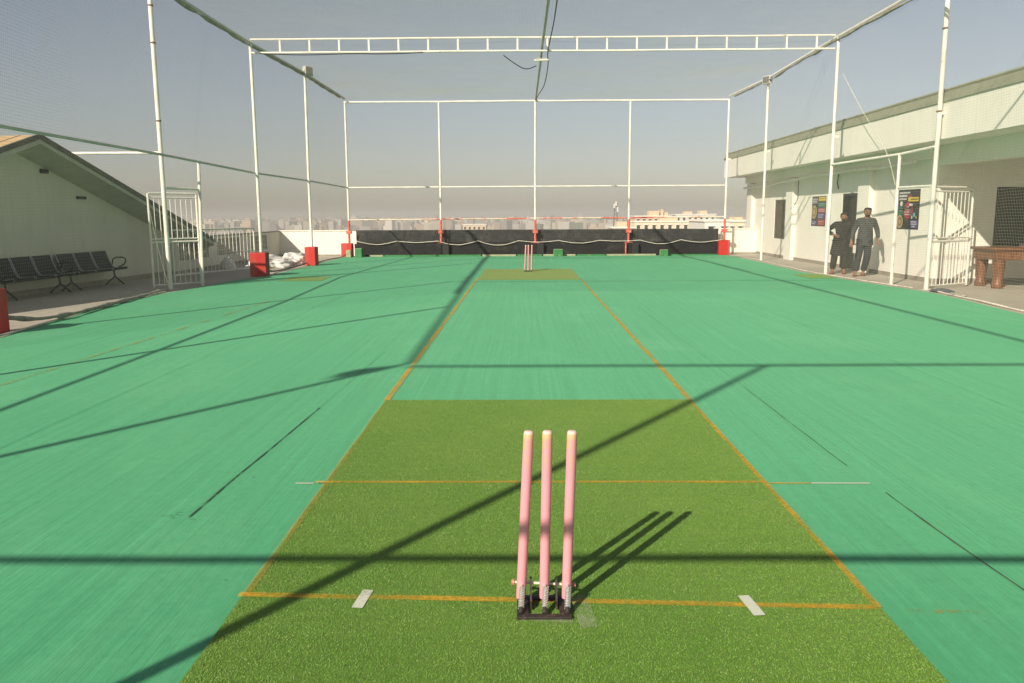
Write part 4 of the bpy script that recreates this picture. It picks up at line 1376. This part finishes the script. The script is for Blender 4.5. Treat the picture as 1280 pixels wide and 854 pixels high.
house_far('wide cream building beyond the far right parapet', 38.4, 52, 160, -.02, 'bldcream', 2, 8, roofhut=[(-3, -1.6, .55), (2, 3, .9)])
house_far('grey roofed block near the right end of the skyline', 62, 78, 330, 1.1, 'bldwhite', 1, 7, roofhut=[(-4, -1, 1.0), (2, 5, 1.3)])
house_far('low tan block beyond the left parapet skyline', -30, -18, 420, -3.6, 'bldtan', 1, 5)
# telecom tower
tt = thing('telecom_tower', 'slim lattice telecom tower on the skyline right of centre', 'tower', (46, 400, -15))
for (sx, sy) in ((-1, -1), (1, -1), (1, 1), (-1, 1)):
    T([(sx * 1.2, sy * 1.2, 0), (sx * .55, sy * .55, 21.6)], .12, 5).build('tower_leg', 'dark', tt)
for k in range(10):
    z = 1 + k * 2.1
    a = 1.2 - .65 * z / 21.6
    m = MB()
    for (p, q) in (((-1, -1), (1, -1)), ((1, -1), (1, 1)), ((1, 1), (-1, 1)), ((-1, 1), (-1, -1))):
        m.tube([(p[0] * a, p[1] * a, z), (q[0] * a, q[1] * a, z + 1.5)], .06, 4)
    m.build('lattice_brace', 'dark', tt)
for (x, z) in ((-.9, 19.4), (.8, 17.6), (0.0, 20.4)):
    MB().bbox(x - .4, x + .4, -1.1, -.8, z, z + 2.2, .05).build('antenna_panel', 'bldwhite', tt)

# city mass
def city_mat():
    t = NT('far_city')
    at = t.n.new('ShaderNodeAttribute')
    at.attribute_name = 'tint'
    t.l.new(at.outputs['Color'], t.b.inputs['Base Color'])
    t.b.inputs['Roughness'].default_value = .9
    return t.m
cv, cf, cc = [], [], []
rnd = random.Random(11)
pal = [(.62, .54, .42), (.52, .48, .42), (.64, .60, .52), (.36, .32, .28), (.46, .34, .24), (.56, .52, .46), (.10, .13, .07), (.22, .20, .18), (.60, .44, .30)]
for _ in range(9000):
    d = 800 * (5800 / 800) ** (rnd.random() ** .75)
    a = rnd.uniform(-.62, .52)
    x, y = d * math.sin(a), d * math.cos(a)
    w, dp = rnd.uniform(4, 12), rnd.uniform(6, 14)
    top = -15 + rnd.choice((4, 6.5, 7, 7, 9, 10, 10.5, 12)) * rnd.uniform(.8, 1.1)
    if d > 900 and rnd.random() < .02:
        top += rnd.uniform(2, 6)
    if 25 < x < 80 and y < 345:
        continue
    ca, sa = math.cos(rnd.gauss(0, .25)), math.sin(rnd.gauss(0, .25))
    o = len(cv)
    for z in (-15.2, top):
        for (sx, sy) in ((-1, -1), (1, -1), (1, 1), (-1, 1)):
            px, py = sx * w / 2, sy * dp / 2
            cv.append((x + px * ca - py * sa, y + px * sa + py * ca, z))
    fsl = [(4, 5, 6, 7), (0, 1, 5, 4), (1, 2, 6, 5), (2, 3, 7, 6), (3, 0, 4, 7)]
    if rnd.random() < .5:
        o2 = o + 8
        hw = w * rnd.uniform(.1, .25)
        hx = rnd.uniform(-.2, .2) * w
        for z in (top, top + rnd.uniform(1.2, 3)):
            for (sx, sy) in ((-1, -1), (1, -1), (1, 1), (-1, 1)):
                cv.append((x + hx + sx * hw, y + sy * hw, z))
        fsl += [tuple(i + 8 for i in q) for q in fsl]
    c = rnd.choice(pal)
    k = rnd.uniform(.75, 1.15)
    for q in fsl:
        cf.append(tuple(i + o for i in q))
        cc.append((c[0] * k, c[1] * k, c[2] * k, 1))
me = bpy.data.meshes.new('distant_city')
me.from_pydata(cv, [], cf)
att = me.attributes.new('tint', 'FLOAT_COLOR', 'FACE')
att.data.foreach_set('color', [x for c in cc for x in c])
me.materials.append(city_mat())
o = bpy.data.objects.new('distant_city', me)
COL.objects.link(o)
tag(o, 'hazy mass of low city roofs along the horizon', 'city', kind='stuff')

# ------------------------------------------------------------------ haze
HZ = True
if HZ:
    t = bpy.data.materials.new('haze')
    t.use_nodes = True
    n, l = t.node_tree.nodes, t.node_tree.links
    n.remove(n['Principled BSDF'])
    pv = n.new('ShaderNodeVolumePrincipled')
    pv.inputs['Color'].default_value = (.80, .78, .75, 1)
    pv.inputs['Density'].default_value = .00130
    pv.inputs['Anisotropy'].default_value = .0
    l.new(pv.outputs[0], n['Material Output'].inputs['Volume'])
    MT['haze'] = t
    hz = B(-7000, 7000, -2000, 9800, -16.6, 9.0).build('haze', 'haze')
    tag(hz, 'pale dusty haze over the distant city', 'haze', kind='stuff')
